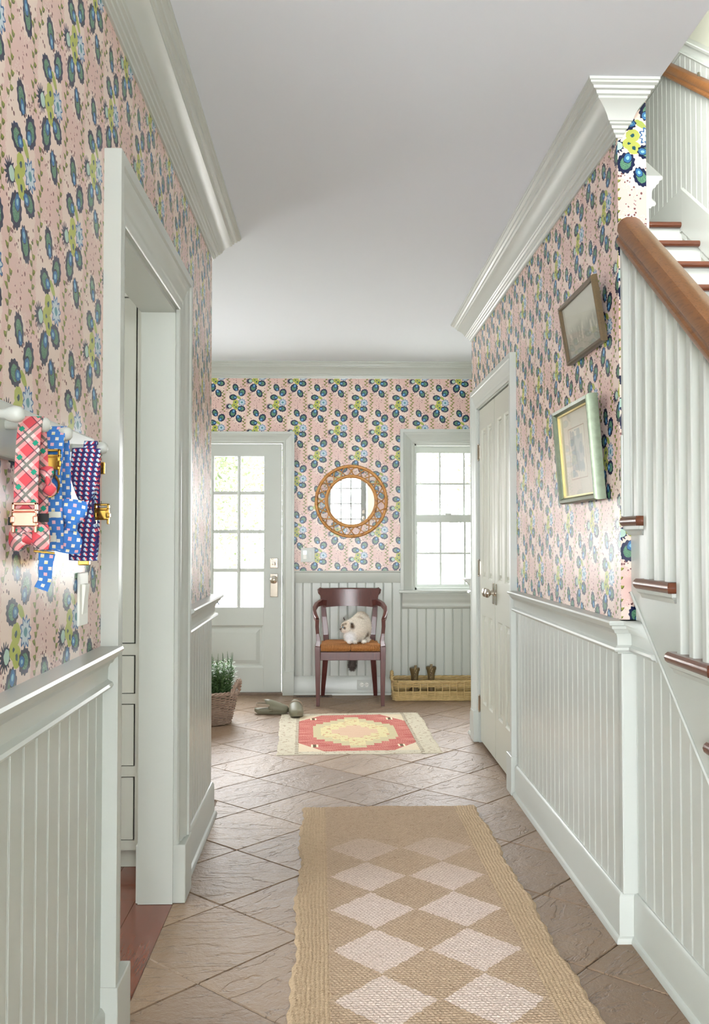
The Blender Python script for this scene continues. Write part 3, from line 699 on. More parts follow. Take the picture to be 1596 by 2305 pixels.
sl = MB().prism([(0, .845), (.055, .845), (.060, .838), (.060, .826), (.054, .820), (.0, .820)], (-.125, .02, 0), (WW + .125, .02, 0), (0, -1, 0), (0, 0, 1))
obj('window_sill', sl, PAINT, w1, smooth=40)
ap = MB().prism([(0, .820), (.045, .820), (.043, .806), (.036, .798), (.034, .775), (.026, .752), (.018, .742), (.018, .722), (.022, .715), (.020, .704), (.010, .694), (0, .692)], (-.10, 0, 0), (WW + .10, 0, 0), (0, -1, 0), (0, 0, 1))
obj('window_apron', ap, PAINT, w1, smooth=40)
casing('c', w1, ('y', 0), (0, -1, 0), .004, WW - .004, WZ1 - .004, .118, 0.846, thick=.8)
for ch in list(w1.children):
    if ch.name.startswith('plinth'): bpy.data.objects.remove(ch)

# ---- other walls that close the house
ow = MB(); ow.box(-2.75, -2.6, YLE - .2, YB + .15, 0, ZC); ow.box(-2.6, XL - SLAB, YLE - .12, YLE - .002, 0, ZC)
struct('wall_foyer_left', ow, WALLP, 'plain side wall of the entry behind the hall corner', 'wall')
struct('wall_side_room', MB().box(-3.35, -3.2, .45, 4.2, 0, ZC).box(-3.2, XL - SLAB, .45, .6, 0, ZC), WALLP, 'plain walls of the side room', 'wall')
struct('wall_living_room', MB().box(-3.5, -3.4, YF0, .45, 0, ZC).box(-3.4, -3.2, .42, .6, 0, ZC), WALLP, 'plain wall of the living room', 'wall')
struct('floor_living_room', MB().box(-3.4, XL, YF0, .6, -.05, -.004), OAK_F, 'wood floor of the living room', 'floor')
# ---- rear of the house: garden door and window behind the camera (seen in the mirror)
rw = MB(); ry0, ry1 = YF0 - .15, YF0
rw.box(-3.4, -3.0, ry0, ry1, 0, ZC); rw.box(-3.0, -.45, ry0, ry1, 0, .55); rw.box(-3.0, -.45, ry0, ry1, 2.2, ZC); rw.box(-.45, -.14, ry0, ry1, 0, ZC); rw.box(-.14, .80, ry0, ry1, 2.05, ZC); rw.box(.80, 1.0, ry0, ry1, 0, ZC); rw.box(1.0, 1.9, ry0, ry1, 2.05, ZC); rw.box(1.0, 1.9, ry0, ry1, 0, .6); rw.box(1.9, 2.1, ry0, ry1, 0, ZC)
struct('wall_rear', rw, WALLP, 'plain rear wall with the garden door', 'wall')
GREYP = mat('grey_door_paint', rough=.4, build=b_paint((112, 116, 112), .02))
d3 = empty('door_3', (-.13, YF0 - .10, 0), 0, 'glazed garden door reflected in the round mirror', 'door', kind='structure')
for a, b in ((0, .135), (.785, .92)): obj('stile', MB().box(a, b, 0, .044, 0, 2.04), GREYP, d3)
for a, b in ((0, .22), (1.92, 2.04)): obj('rail', MB().box(.135, .785, 0, .044, a, b), GREYP, d3)
for a in (.34, .56): obj('muntin', MB().box(a - .008, a + .034, .002, .042, .22, 1.92), GREYP, d3)
for k in range(1, 5): obj('muntin', MB().box(.135, .785, .004, .040, .22 + k * .34 - .020, .22 + k * .34 + .020), GREYP, d3)
obj('pane', MB().box(.13, .79, .020, .024, .21, 1.93), GLASS, d3)
obj('handle_plate', MB().box(.825, .875, .044, .052, .79, .97), NICKEL, d3); obj('knob', MB().ell((.85, .09, .93), (.03, .025, .03), 14, 9), NICKEL, d3, smooth=60); obj('deadbolt_plate', MB().box(.822, .878, .044, .052, 1.02, 1.10), NICKEL, d3)
w2 = empty('window_2', (1.0, YF0 - .1, 0), 0, 'rear window beside the garden door', 'window', kind='structure')
for a, b in ((0, .06), (.42, .48), (.84, .90)): obj('sash_stile', MB().box(a, b, 0, .04, .6, 2.05), PAINT, w2)
for a, b in ((.6, .66), (1.30, 1.35), (1.99, 2.05)): obj('sash_rail', MB().box(.06, .84, .002, .038, a, b), PAINT, w2)
obj('pane', MB().box(.05, .85, .018, .022, .62, 2.03), GLASS, w2)

w3 = empty('window_3', (-3.0, YF0 - .1, 0), 0, 'added wide rear window, out of view, letting in more light', 'window', kind='structure')  # extra unseen opening, added to widen and soften the rear light
for a in (0, .83, 1.66, 2.49): obj('sash_stile', MB().box(a, a + .06, 0, .04, .55, 2.2), PAINT, w3)
for a, b in ((.55, .62), (1.36, 1.40), (2.13, 2.2)): obj('sash_rail', MB().box(.06, 2.49, .002, .038, a, b), PAINT, w3)
obj('pane', MB().box(.05, 2.5, .018, .022, .56, 2.19), GLASS, w3)
# ---- added torchiere, out of view, put in to brighten the ceiling
tl_ = empty('added_torchiere', (.74, .50, 0), 0, 'added torchiere out of view that brightens the ceiling', 'floor lamp')
obj('base', MB().lathe([(.0, 0), (.14, 0), (.14, .012), (.03, .03), (.0, .03)], 28), NICKEL, tl_, smooth=40)
obj('pole', MB().tube([(0, 0, .02), (0, 0, 1.66)], .011, 10), NICKEL, tl_, smooth=60)
obj('shade', MB().lathe([(.012, 1.64), (.05, 1.65), (.12, 1.70), (.155, 1.76), (.150, 1.76), (.115, 1.705), (.05, 1.66), (.012, 1.65)], 28), WHITEP, tl_, smooth=60)
ld = bpy.data.lights.new('fill_bulb', 'POINT'); ld.energy = 30; ld.color = (1.0, .985, .97); ld.shadow_soft_size = .05  # added fill light, stands in for sources out of view
lo = bpy.data.objects.new('fill_bulb', ld); col.objects.link(lo); lo.parent = tl_; lo.location = (0, 0, 1.74)

# ---- staircase on the right, rising away from the camera
RISE, RUN, NOSE7 = .190, .260, 2.768
noseY = lambda k: NOSE7 + (k - 7) * RUN
SX0, SX1, SF = .915, 1.98, .965              # tread end, right wall, face of the panelled stair side
stair = empty('staircase', (SX0, noseY(1), 0), 0, 'painted staircase with oak treads and square balusters rising beside the hall', 'staircase')
so = Vector((SX0, noseY(1), 0))
def S(name, mb, m_, par=stair, **k):
    mb.v = [(x - so.x, y - so.y, z - so.z) for x, y, z in mb.v] if par is stair else mb.v
    return obj(name, mb, m_, par, **k)
NT_ = .030
for k in range(1, 17):
    zt = k * RISE; y0 = noseY(k); y1 = y0 + RUN + .032; xa = SX0 if k <= 7 else 1.014
    ya = min(y1, YRN - .003) if k <= 7 else y1
    # tread with a rounded nose and, on the open side, a rounded return
    pr = [(0, -NT_ / 2), (.004, -NT_ + .004), (.014, -NT_)] ; mb = MB()
    nose = [(.0, -.015), (.003, -.024), (.010, -.030), (.030, -.030), (.030, 0), (.010, 0), (.003, -.006)]
    mb.prism([(a, b) for a, b in nose] , (xa, y0, zt), (SX1, y0, zt), (0, 1, 0), (0, 0, 1), 0.6 if k <= 7 else 0, 0)
    if k <= 7:
        mb.prism([(a, b) for a, b in nose], (xa, y0, zt), (xa, ya, zt), (1, 0, 0), (0, 0, 1), 0.6, 0)
        mb.box(xa + .028, SX1, y0 + .028, y1 if k < 7 else YRN - .003, zt - NT_, zt)
        if k == 7: mb.box(1.014, SX1, YRN - .004, y1, zt - NT_, zt)
    else: mb.box(xa, SX1, y0 + .028, y1 if k < 16 else 6.6, zt - NT_, zt)
    S('tread', mb, OAK_T, smooth=40)
    S('riser', MB().box(SF if k <= 7 else 1.014, SX1, y0 + .032, y0 + .046, zt - RISE, zt - NT_), PAINT)
    if k <= 7:
        cv = [(0, 0), (.026, 0), (.025, -.010), (.016, -.016), (.010, -.028), (0, -.028)]
        S('cove_moulding', MB().prism(cv, (SF - .012, y0 + .03, zt - NT_), (SF - .012, ya, zt - NT_), (-1, 0, 0), (0, 0, 1), -1, 0).prism(cv, (SF - .012, y0 + .032, zt - NT_), (SX1, y0 + .032, zt - NT_), (0, -1, 0), (0, 0, 1), -1, 0), PAINT)
# sawtooth stringer board on the panelled side
poly = [(noseY(1) + .03, 0)]
for k in range(1, 8):
    poly += [(noseY(k) + .032, k * RISE - NT_), (min(noseY(k + 1) + .032, YRN - .002), k * RISE - NT_)]
slope = RISE / RUN
low = lambda y: 1.005 + (y - 2.831) * .745 + .012
poly_s = [(y, z) for y, z in poly[1:]]
yl = 1.52
bot = [(YRN - .002, low(YRN - .002)), (yl, low(yl)), (noseY(1) + .032, .02)]
ring = poly_s + bot
mb = MB(); n = len(ring)
vs = [(SF - .012, y, z) for y, z in ring] + [(SF + .02, y, z) for y, z in ring]
mb.add(vs, [tuple(range(n)), tuple(range(n, 2 * n))[::-1]] + [(i, (i + 1) % n, n + (i + 1) % n, n + i) for i in range(n)])
st_o = S('stringer', mb, PAINT)
S('stringer_bead', MB().tube([(SF - .014, YRN - .004, low(YRN)), (SF - .014, yl, low(yl))], .005, 6), PAINT)
# panelled side under the stairs
wall_stair = struct('wall_stair_side', MB().box(SF + .0, SF + .03, 1.3, YRN - .002, 0, .60).box(SF + .006, SF + .03, 2.3, YRN - .002, .6, .95), PAINT, 'beaded board side under the staircase', 'wall')
y = YRN - .022
while y > 1.35:
    a = max(y - .0725, 1.33); zt = min(low(a), low(y)) + .0
    o = bpy.data.objects.new('board', board_mesh(y - a, max(.05, low(a) + .02 - .15), max(.06, low(y) + .02 - .15))); col.objects.link(o); o.parent = wall_stair
    o.location = (SF, a, .15); o.rotation_euler = (0, 0, PI / 2); y = a
rs = MB(); run(rs, RAIL, SF, YRN, SF, 2.70, -1, 0); obj('chair_rail', rs, PAINT, wall_stair, smooth=35)
bs = MB(); run(bs, BASE, SF, YRN, SF, 1.3, -1, 0); obj('baseboard', bs, PAINT, wall_stair, smooth=35)
# trim the chair rail where the stringer crosses it
bm = bmesh.new(); rail_o = [c for c in wall_stair.children if c.name.startswith('chair_rail')][0]; bm.from_mesh(rail_o.data)
bmesh.ops.bisect_plane(bm, geom=bm.verts[:] + bm.edges[:] + bm.faces[:], plane_co=(SF, 2.831, low(2.831)), plane_no=Vector((0, -.745, 1)).normalized(), clear_outer=True)
bmesh.ops.holes_fill(bm, edges=bm.edges[:], sides=0); bm.to_mesh(rail_o.data); bm.free()
# balusters, three to a tread
BX, BS = .955, .033
railz = lambda y: 2.205 + (y - 2.926) * slope          # underside of the handrail
by = 2.926; i = 0
while by > 1.30:
    k = int(math.floor((by - noseY(1)) / RUN)) + 1
    zb = k * RISE; h = railz(by) - zb + .02
    mb = MB(); s_ = BS / 2; c_ = .004
    oct_ = [(-s_ + c_, -s_), (s_ - c_, -s_), (s_, -s_ + c_), (s_, s_ - c_), (s_ - c_, s_), (-s_ + c_, s_), (-s_, s_ - c_), (-s_, -s_ + c_)]
    vs = [(BX + a, by + b, zb) for a, b in oct_] + [(BX + a, by + b, zb + h + b * slope) for a, b in oct_]
    mb.add(vs, [tuple(range(8))[::-1], tuple(range(8, 16))] + [(q, (q + 1) % 8, 8 + (q + 1) % 8, 8 + q) for q in range(8)])
    if by < 2.90: S('baluster', mb, PAINT)
    else: S('half_newel', MB().box(.925, .968, YRN - .024, YRN - .003, zb, railz(by)), PAINT); S('baluster', mb.xf(Matrix.Translation((.006, -.012, 0))), PAINT)
    by -= RUN / 3
# side panel standing on the top open tread
S('wall_panel', MB().box(.9205, .940, YRN - .016, YRN - .0025, 7 * RISE, 1.59), PAINT, bevel=.003)
# handrail: moulded section, end against the wall
HR = [(-.030, 0), (.030, 0), (.034, .006), (.034, .016), (.029, .022), (.029, .030), (.037, .040), (.038, .062), (.030, .078), (.014, .086), (-.014, .086), (-.030, .078), (-.038, .062), (-.037, .040), (-.029, .030), (-.029, .022), (-.034, .016), (-.034, .006)]
hx = .945; ya, yb = 1.25, YRN - .004
nrm = Vector((0, -slope, 1)).normalized()
hm = MB().prism(HR, (hx, ya, railz(ya)), (hx, yb, railz(yb)), (1, 0, 0), nrm)
S('handrail', hm, OAK_R, smooth=35)
# stairwell right wall: boards, skirt, sloping cap, rail on brackets
ZU = 5.2
UPP = mat('upstairs_wall_paint', rough=.7, build=b_paint((176, 177, 162), .02))
wsr = struct('wall_stairwell', MB().box(SX1, SX1 + .15, YF0, YB + .1, 0, ZU), UPP, 'plain stairwell wall above the beaded wainscot', 'wall')
stz = lambda y: min(7 * RISE + (y - NOSE7) * slope, 16 * RISE + .02)
y = 2.6
while y < 6.6:
    a, b = y, y + .0725
    zc = lambda q: min(stz(q) + 1.04, 16 * RISE + .96)
    o = bpy.data.objects.new('board', board_mesh(.0725, zc(a) - stz(a) + .1, zc(b) - stz(a) + .1, stz(b) - stz(a))); col.objects.link(o); o.parent = wsr
    o.location = (SX1, a, stz(a) - .1); o.rotation_euler = (0, 0, PI / 2); y += .0725
ytop = noseY(16)
SK = [(0, -.10), (.016, -.10), (.016, .135), (.010, .145), (0, .150)]
def sloped(name, prof, off, par, m_=PAINT, xw=SX1, sgn=-1, y0=2.3, extra=6.55):
    z16 = 16 * RISE
    mb = MB(); mb.prism(prof, (xw, y0, stz(y0) + off), (xw, ytop, z16 + off), (sgn, 0, 0), (0, 0, 1)); mb.prism(prof, (xw, ytop, z16 + off), (xw, extra, z16 + off), (sgn, 0, 0), (0, 0, 1))
    return obj(name, mb, m_, par, smooth=35)
sloped('skirt_board', SK, .045, wsr)
sloped('wainscot_cap', [(a, b - 1.004) for a, b in RAIL], 1.06, wsr)
hr = MB(); P0, P1 = Vector((1.905, 2.2, stz(2.2) + .93)), Vector((1.905, 5.30, stz(5.30) + .93))
HS = [(a * .72, b * .8) for a, b in HR]
hr.prism(HS, P0, P1, (1, 0, 0), nrm); hr.prism(HS, P1 - Vector((0, .015, 0)), P1 + Vector((0, .35, 0.03)), (1, 0, 0), (0, 0, 1))
S('wall_handrail', hr, OAK_R, smooth=35)
for yy in (3.2, 4.70):
    z = stz(yy) + .93
    S('rail_bracket', MB().tube([(1.905, yy, z + .005), (1.905, yy, z - .04), (1.93, yy, z - .065), (1.978, yy, z - .07)], .008, 8).lathe([(.028, 0), (.026, -.008), (.0, -.01)], 16, (1.978, yy, z - .07), 'x'), NICKEL, smooth=40)
# stair-side face of the right wall: wainscot and cap, seen end on
wsl = struct('wainscot_stairs', MB().box(1.012, 1.022, YRN + .002, 5.2, 1.2, stz(YRN) + .88), PAINT, 'stair-side wainscot edge behind the papered wall end', 'wainscot')
mb = MB().prism([(a, b - 1.004) for a, b in RAIL], (1.0125, YRN + .001, stz(YRN) + .98), (1.0125, 4.6, stz(4.6) + .98), (1, 0, 0), (0, 0, 1)); obj('wainscot_cap', mb, PAINT, wsl, smooth=35)
# upper storey shell
up = MB(); up.box(.92, 1.012, YRN + .35, 6.9, ZC + .30, ZU); up.box(.87, 2.13, 6.6, 6.75, ZC + .33, ZU); up.box(.92, 2.13, -.75, -.6, ZC, ZU); up.box(.90, 1.02, -.6, YRN + .35, ZC + .30, ZU)
struct('wall_upstairs', up, WALLP, 'plain walls round the upper landing', 'wall')
struct('ceiling_upstairs', MB().box(.87, 2.13, -.75, 6.8, ZU, ZU + .1), CEIL, 'ceiling over the stairwell', 'ceiling')

# ---- built-in cabinet in the side room
cab = empty('built_in_cabinet', (-1.05, 3.60, 0), 0, 'grey painted built-in cabinet with inset drawers behind the doorway', 'cabinet')
CX0, CX1 = -.55, .335
bd_ = MB(); bd_.box(CX0, CX1, .05, .55, 0, 2.25); bd_.box(CX0, CX1, .03, .06, 0, .08)
obj('cabinet_body', bd_, CAB, cab)
obj('recess', MB().box(CX0 + .01, CX1 - .01, .018, .05, .08, 2.22), DARK, cab)
ff = MB()
ff.box(CX1 - .035, CX1, 0, .05, .072, 2.25); ff.box(CX0, CX0 + .035, 0, .05, .072, 2.25)
for a, b in ((.072, .109), (.351, .390), (.628, .666), (.814, .857), (2.20, 2.25)): ff.box(CX0 + .035, CX1 - .035, 0, .05, a, b)
obj('face_frame', ff, CAB, cab)
for a, b in ((.109, .351), (.390, .628), (.666, .814)):
    dr = obj('drawer', MB().box(CX0 + .040, CX1 - .041, .002, .017, a + .003, b - .004), CAB, cab)
    if b < .7: obj('drawer_panel', MB().box(CX0 + .09, CX1 - .10, .0002, .003, a + .04, b - .045), CAB, dr)
    obj('drawer_pull', MB().ell((-.13, -.012, (a + b) / 2), (.014, .014, .014), 12, 8), NICKEL, dr, smooth=60)
dr = obj('cabinet_door', MB().box(CX0 + .040, CX1 - .041, .002, .017, .861, 2.195), CAB, cab)
obj('door_pull', MB().ell((-.38, -.012, 1.2), (.014, .014, .014), 12, 8), NICKEL, dr, smooth=60)
# ================================================================= furnishings
# ---- jute runner: a braided relief grid
def rug_grid(name, W, L, nx, ny, hfun, edge, mat_, loc, rz, label, cat):
    u = np.linspace(-W / 2, W / 2, nx); v = np.linspace(-L / 2, L / 2, ny); X, Y = np.meshgrid(u, v)
    X2 = X + edge(Y) * (X / (W / 2)) ** 7; Y2 = Y + edge(X * 1.3 + 5) * (Y / (L / 2)) ** 21
    Z = hfun(X, Y); bd = np.minimum(W / 2 - abs(X), L / 2 - abs(Y)); Z = Z * np.clip(bd / .010, 0.12, 1)
    co = np.stack([X2, Y2, Z], -1).reshape(-1, 3).astype(np.float32)
    i = np.arange(nx * ny).reshape(ny, nx); q = np.stack([i[:-1, :-1], i[:-1, 1:], i[1:, 1:], i[1:, :-1]], -1).reshape(-1, 4).astype(np.int32)
    me = bpy.data.meshes.new(name); me.vertices.add(len(co)); me.vertices.foreach_set('co', co.ravel())
    me.loops.add(q.size); me.loops.foreach_set('vertex_index', q.ravel()); me.polygons.add(len(q)); me.polygons.foreach_set('loop_start', np.arange(0, q.size, 4, dtype=np.int32))
    me.polygons.foreach_set('use_smooth', np.ones(len(q), dtype=bool)); me.materials.append(mat_); me.update(calc_edges=True); me.validate()
    o = bpy.data.objects.new(name, me); col.objects.link(o); o.location = loc; o.rotation_euler = (0, 0, rz)
    return tag(o, label, cat)
rs_ = np.random.RandomState(3)
def jute_h(X, Y):
    ax = np.abs(X); border = ax > .30
    # border braids run lengthwise, field rows run across; each row is a chain of slanted stitches
    r1 = ax / .0125; b1 = np.abs(np.sin(np.pi * r1)) ** .6 * .55 + .45 * np.abs(np.sin(np.pi * (Y / .0135 + .5 * np.floor(r1) + 1.2 * (r1 % 1))))
    r2 = Y / .0125; b2 = np.abs(np.sin(np.pi * r2)) ** .6 * .55 + .45 * np.abs(np.sin(np.pi * (X / .0135 + .5 * np.floor(r2) + 1.2 * (r2 % 1))))
    end = np.abs(Y) > 1.25
    h = np.where(border, b1, b2)
    return .005 + .0062 * h + rs_.uniform(-.0008, .0008, X.shape)
jedge = lambda t: .006 * np.sin(t * 9.0 + 1) + .004 * np.sin(t * 23.0) + .003 * np.sin(t * 71.0)
rug_grid('runner_rug', .815, 2.40, 345, 960, jute_h, jedge, JUTE, (.290, 3.190, .0), math.radians(.75), 'braided tan jute runner with two rows of pale pink diamonds', 'rug')
kh = lambda X, Y: .004 + .0012 * np.sin(X * 420) * np.sin(Y * 400) + .0015 * np.sin(Y * 11 + X * 5)
ked = lambda t: .005 * np.sin(t * 5.0) + .003 * np.sin(t * 17 + 2) + .0015 * np.sin(t * 60)
rug_grid('kilim_rug', .985, 1.27, 170, 210, kh, ked, KILIM, (.155, 6.10, .0005), math.radians(1.6), 'faded red kilim with a stepped cream medallion before the chair', 'rug')

# ---- armchair
ch = empty('armchair', (.147, 7.035, 0), 0, 'dark mahogany armchair with curved back and rush seat by the entry wall', 'armchair')
for s in (-1, 1):
    fx = s * .245
    obj('front_leg', MB().bar([(fx, .0, 0), (fx - s * .001, .0, .04), (fx, .0, .20), (fx + s * .002, 0, .42), (fx + s * .002, 0, .45)], [.027, .029, .036, .041, .041], [.028, .030, .036, .042, .042], (1, 0, 0)), MAHOG, ch, bevel=.003)
    obj('arm_post', MB().bar([(fx + s * .002, 0, .45), (fx - s * .004, 0, .49), (fx + s * .002, 0, .545), (fx + s * .006, -.005, .60), (fx + s * .004, -.012, .655)], [.040, .034, .027, .028, .029], [.040, .032, .028, .030, .034], (1, 0, 0)), MAHOG, ch, bevel=.003)
    # arm: from the back post outward and forward, scrolling down on the post
    pts = [(s * .190, .372, .752), (s * .222, .335, .758), (s * .258, .26, .745), (s * .274, .17, .722), (s * .272, .09, .695), (s * .262, .025, .668), (s * .250, -.015, .650)]
    obj('arm', MB().bar(pts, [.050, .046, .036, .032, .032, .034, .034], [.032, .032, .030, .028, .027, .028, .026], (0, 0, 1)), MAHOG, ch, bevel=.004)
    obj('back_leg', MB().bar([(s * .212, .475, 0), (s * .208, .455, .08), (s * .198, .415, .20), (s * .188, .385, .33), (s * .184, .375, .44), (s * .186, .372, .50), (s * .200, .385, .64), (s * .212, .408, .78), (s * .216, .425, .845)],
        [.030, .034, .040, .043, .044, .044, .042, .034, .030], [.030, .034, .038, .040, .042, .042, .036, .030, .028], (1, 0, 0)), MAHOG, ch, bevel=.003)
# curved crest rail with ears
def crest(n=17):
    mb = MB(); vs = []; fs = []
    for i in range(n):
        t = -1 + 2 * i / (n - 1); x = t * .232; y = .425 - .048 * t * t - .002
        lowz = .715 + .010 * (1 - t * t); topz = .862 - .004 * (1 - t * t); xe = x + (.012 if t > .93 else -.012 if t < -.93 else 0)
        vs += [(x * .90, y - .016, lowz), (x * .90, y + .008, lowz), (xe, y + .026, topz), (xe, y - .006, topz)]
    for i in range(n - 1):
        for j in range(4): fs.append((i * 4 + j, i * 4 + (j + 1) % 4, i * 4 + 4 + (j + 1) % 4, i * 4 + 4 + j))
    fs += [(0, 1, 2, 3), tuple(range((n - 1) * 4, n * 4))[::-1]]
    mb.add(vs, fs)
    mb.tube([(-.236 + .472 * i / 16, .425 - .048 * (-1 + i / 8) ** 2 + .006, .858) for i in range(17)], [.013] + [.009] * 15 + [.013], 8)
    return mb
obj('crest_rail', crest(), MAHOG, ch, smooth=40)
for s in (-1, 1): obj('scroll_ear', MB().tube([(s * .220, .392, .812), (s * .236, .398, .832), (s * .241, .400, .852), (s * .226, .402, .866)], [.012, .015, .015, .011], 8), MAHOG, ch, smooth=50)
obj('front_seat_rail', MB().box(-.226, .226, -.014, .014, .345, .408), MAHOG, ch, bevel=.003)
obj('rear_seat_rail', MB().box(-.17, .17, .365, .390, .36, .41), MAHOG, ch, bevel=.003)
for s in (-1, 1): obj('side_seat_rail', MB().bar([(s * .245, .015, .376), (s * .190, .372, .385)], .024, .06, (1, 0, 0)), MAHOG, ch, bevel=.003)
# rush seat: envelope of cords in four triangles
rm = MB(); F0, F1, B0x, yf, yb_ = -.232, .232, .185, -.016, .375
N = 26
for i in range(N):
    t = (i + .5) / N
    dome = .462 + .004 * math.sin(PI * t)
    z0 = .452
    yfi = yf + (yb_ - yf) * .5 * t; ybi = yb_ - (yb_ - yf) * .5 * t
    xf = .232 * (1 - t); xfb = .185 * (1 - t)
    xm = lambda yy: .232 + (.185 - .232) * (yy - yf) / (yb_ - yf)
    r = .0042
    # cords front-back come in front triangle, cords side-side in side triangle
    a = xm(yfi) * (1 - t) ; 
    for s in (-1, 1):
        xx = s * (.004 + (.222 - .004) * t)
        ymid = yf + (yb_ - yf) * .5 * (1 - t) + .01
        rm.tube([(xx, yf + .0, .416), (xx, yf - .010, .436), (xx, yf + .004, .454), (xx * .99, ymid, .458)], r, 5)
        rm.tube([(xx * .80, yb_ + .004, .430), (xx * .80, yb_, .458), (xx * .82, yb_ - (yb_ - yf) * .46 * (1 - t), .458)], r, 5)
        yy = yf + (yb_ - yf) * t
        rm.tube([(s * (xm(yy) + .004), yy, .430), (s * xm(yy), yy, .456), (s * xm(yy) * abs(2 * t - 1) * .98, yy, .459)], r, 5)
rm.box(-.22, .22, -.006, .365, .424, .452)
obj('rush_seat', rm, RUSH, ch, smooth=50)
for s, yy in ((-1, 0), (1, 0), (-1, .472), (1, .472)):
    x_ = s * (.245 if yy == 0 else .212)
    obj('foot_glide', MB().lathe([(.012, 0), (.014, .004), (.0135, .0065)], 10, (x_, yy, -.001)), WHITEP, ch)

# ---- cat sitting on the chair, looking left
def remeshed(name, mb, voxel, smooth_it, mat_, parent=None):
    me = mesh_of(name, mb, mat_); o = bpy.data.objects.new(name, me); col.objects.link(o)
    r = o.modifiers.new('r', 'REMESH'); r.mode = 'VOXEL'; r.voxel_size = voxel
    s = o.modifiers.new('s', 'SMOOTH'); s.factor = .5; s.iterations = smooth_it
    dg = bpy.context.evaluated_depsgraph_get(); m2 = bpy.data.meshes.new_from_object(o.evaluated_get(dg)); m2.name = name
    bpy.data.objects.remove(o); bpy.data.meshes.remove(me)
    m2.polygons.foreach_set('use_smooth', [True] * len(m2.polygons)); m2.materials.clear(); m2.materials.append(mat_)
    o = bpy.data.objects.new(name, m2); col.objects.link(o)
    if parent: o.parent = parent
    return o
def rotm(ax, deg): return Matrix.Rotation(math.radians(deg), 3, ax)
CB = Vector((.200, 7.190, .463))       # where the cat sits
c = MB()
c.ell((-.002, -.010, .098), (.086, .084, .095), 20, 14)               # chest and shoulders, thick ruff
c.ell((.014, .060, .100), (.082, .110, .098), 20, 14)                 # trunk
c.ell((.036, .080, .160), (.060, .078, .066), 18, 12)                 # humped back
c.ell((.066, .060, .108), (.044, .085, .092), 16, 12)                 # rump
c.ell((-.050, -.052, .052), (.050, .050, .055), 16, 10)               # bib
c.ell((-.052, -.045, .132), (.050, .050, .046), 16, 12)               # neck
c.ell((-.080, -.070, .126), (.045, .042, .041), 16, 12)               # head
c.ell((-.112, -.080, .104), (.019, .020, .017), 12, 10)               # muzzle
c.ell((-.104, -.078, .092), (.018, .018, .012), 12, 8)                # chin
c.ell((-.078, -.098, .108), (.026, .016, .020), 12, 8)                # cheek
for A_, B_, C_, T_ in (((-.104, -.060, .152), (-.066, -.058, .164), (-.080, -.038, .150), (-.110, -.052, .206)), ((-.078, -.106, .136), (-.044, -.098, .140), (-.056, -.076, .158), (-.054, -.112, .182))):
    c.add([A_, B_, C_, T_], [(0, 2, 1), (0, 1, 3), (1, 2, 3), (2, 0, 3)])
    c.ell(((A_[0] + B_[0] + C_[0]) / 3, (A_[1] + B_[1] + C_[1]) / 3, (A_[2] + B_[2] + C_[2]) / 3 - .002), (.019, .014, .012), 10, 8)
c.ell((-.058, -.098, .014), (.020, .030, .014), 12, 8)                # front paws
c.ell((-.016, -.100, .014), (.020, .030, .014), 12, 8)
c.ell((.052, -.070, .011), (.022, .034, .013), 12, 8)                 # hind foot
c.ell((.084, -.020, .020), (.017, .034, .018), 12, 8)
# tail: over the back edge of the seat and down behind it
tp = [(.04, .15, .07), (.03, .185, .035), (.01, .205, -.02), (-.012, .205, -.09), (-.024, .200, -.15), (-.030, .198, -.20), (-.032, .197, -.235)]
for i in range(len(tp) - 1):
    for k in range(4):
        p = Vector(tp[i]).lerp(Vector(tp[i + 1]), k / 4); f = (i + k / 4) / (len(tp) - 1)
        r = .022 + .014 * math.sin(PI * min(1, f * 1.05)) if f < .85 else .034 - .10 * (f - .85)
        c.ell(p, (r, r * .9, .022), 10, 7)
def b_cat(nt):
    a = nt.n.new('ShaderNodeAttribute'); a.attribute_name = 'fur'; return a.outputs[0]
FUR = mat('cat_fur', rough=0.85, build=b_cat, spec=0.15)
cat = remeshed('cat', c, .0052, 4, FUR); tag(cat, 'fluffy cream cat with dark face and grey tail sitting on the rush seat', 'cat')
cat.location = CB
def fur_color(P, rs):
    """cream coat, white bib and paws, brown mask, ears and tail"""
    x, y, z = P[:, 0], P[:, 1], P[:, 2]; n = len(P)
    C = np.tile(np.array(lin((238, 230, 218))), (n, 1))
    def blend(c_, w): C[:] = C * (1 - w[:, None]) + np.array(lin(c_)) * w[:, None]
    g = lambda cx, cy, cz, r: np.clip(1.6 - 1.2 * np.sqrt((x - cx) ** 2 + (y - cy) ** 2 + (z - cz) ** 2) / r, 0, 1)
    blend((196, 182, 162), g(.05, .08, .215, .05) * .8); blend((190, 172, 148), g(.02, .0, .185, .03) * .6)
    blend((130, 112, 92), g(.075, -.01, .05, .035) * .9)
    blend((246, 245, 246), g(-.058, -.095, .045, .05)); blend((244, 240, 232), g(.052, -.08, .010, .035)); blend((240, 236, 228), g(.084, -.02, .016, .028))
    blend((206, 182, 154), g(-.085, -.08, .135, .034) * .8)
    blend((92, 76, 66), g(-.122, -.085, .108, .017)); blend((98, 82, 70), g(-.098, -.108, .118, .013)); blend((108, 90, 76), g(-.110, -.095, .140, .016) * .9); blend((120, 100, 84), g(-.088, -.10, .150, .012) * .8)
    blend((74, 62, 56), g(-.106, -.050, .188, .030)); blend((70, 58, 52), g(-.036, -.098, .150, .018)); blend((104, 84, 68), g(-.034, -.095, .128, .020))
    blend((226, 206, 196), g(-.062, -.116, .150, .013)); blend((236, 226, 218), g(-.100, -.098, .094, .018) * .8)
    blend((98, 90, 86), np.clip((.04 - z) / .05, 0, 1) * np.clip((y - .15) / .02, 0, 1))
    C *= rs.uniform(.86, 1.10, (n, 1)); return np.clip(C, 0, 1)
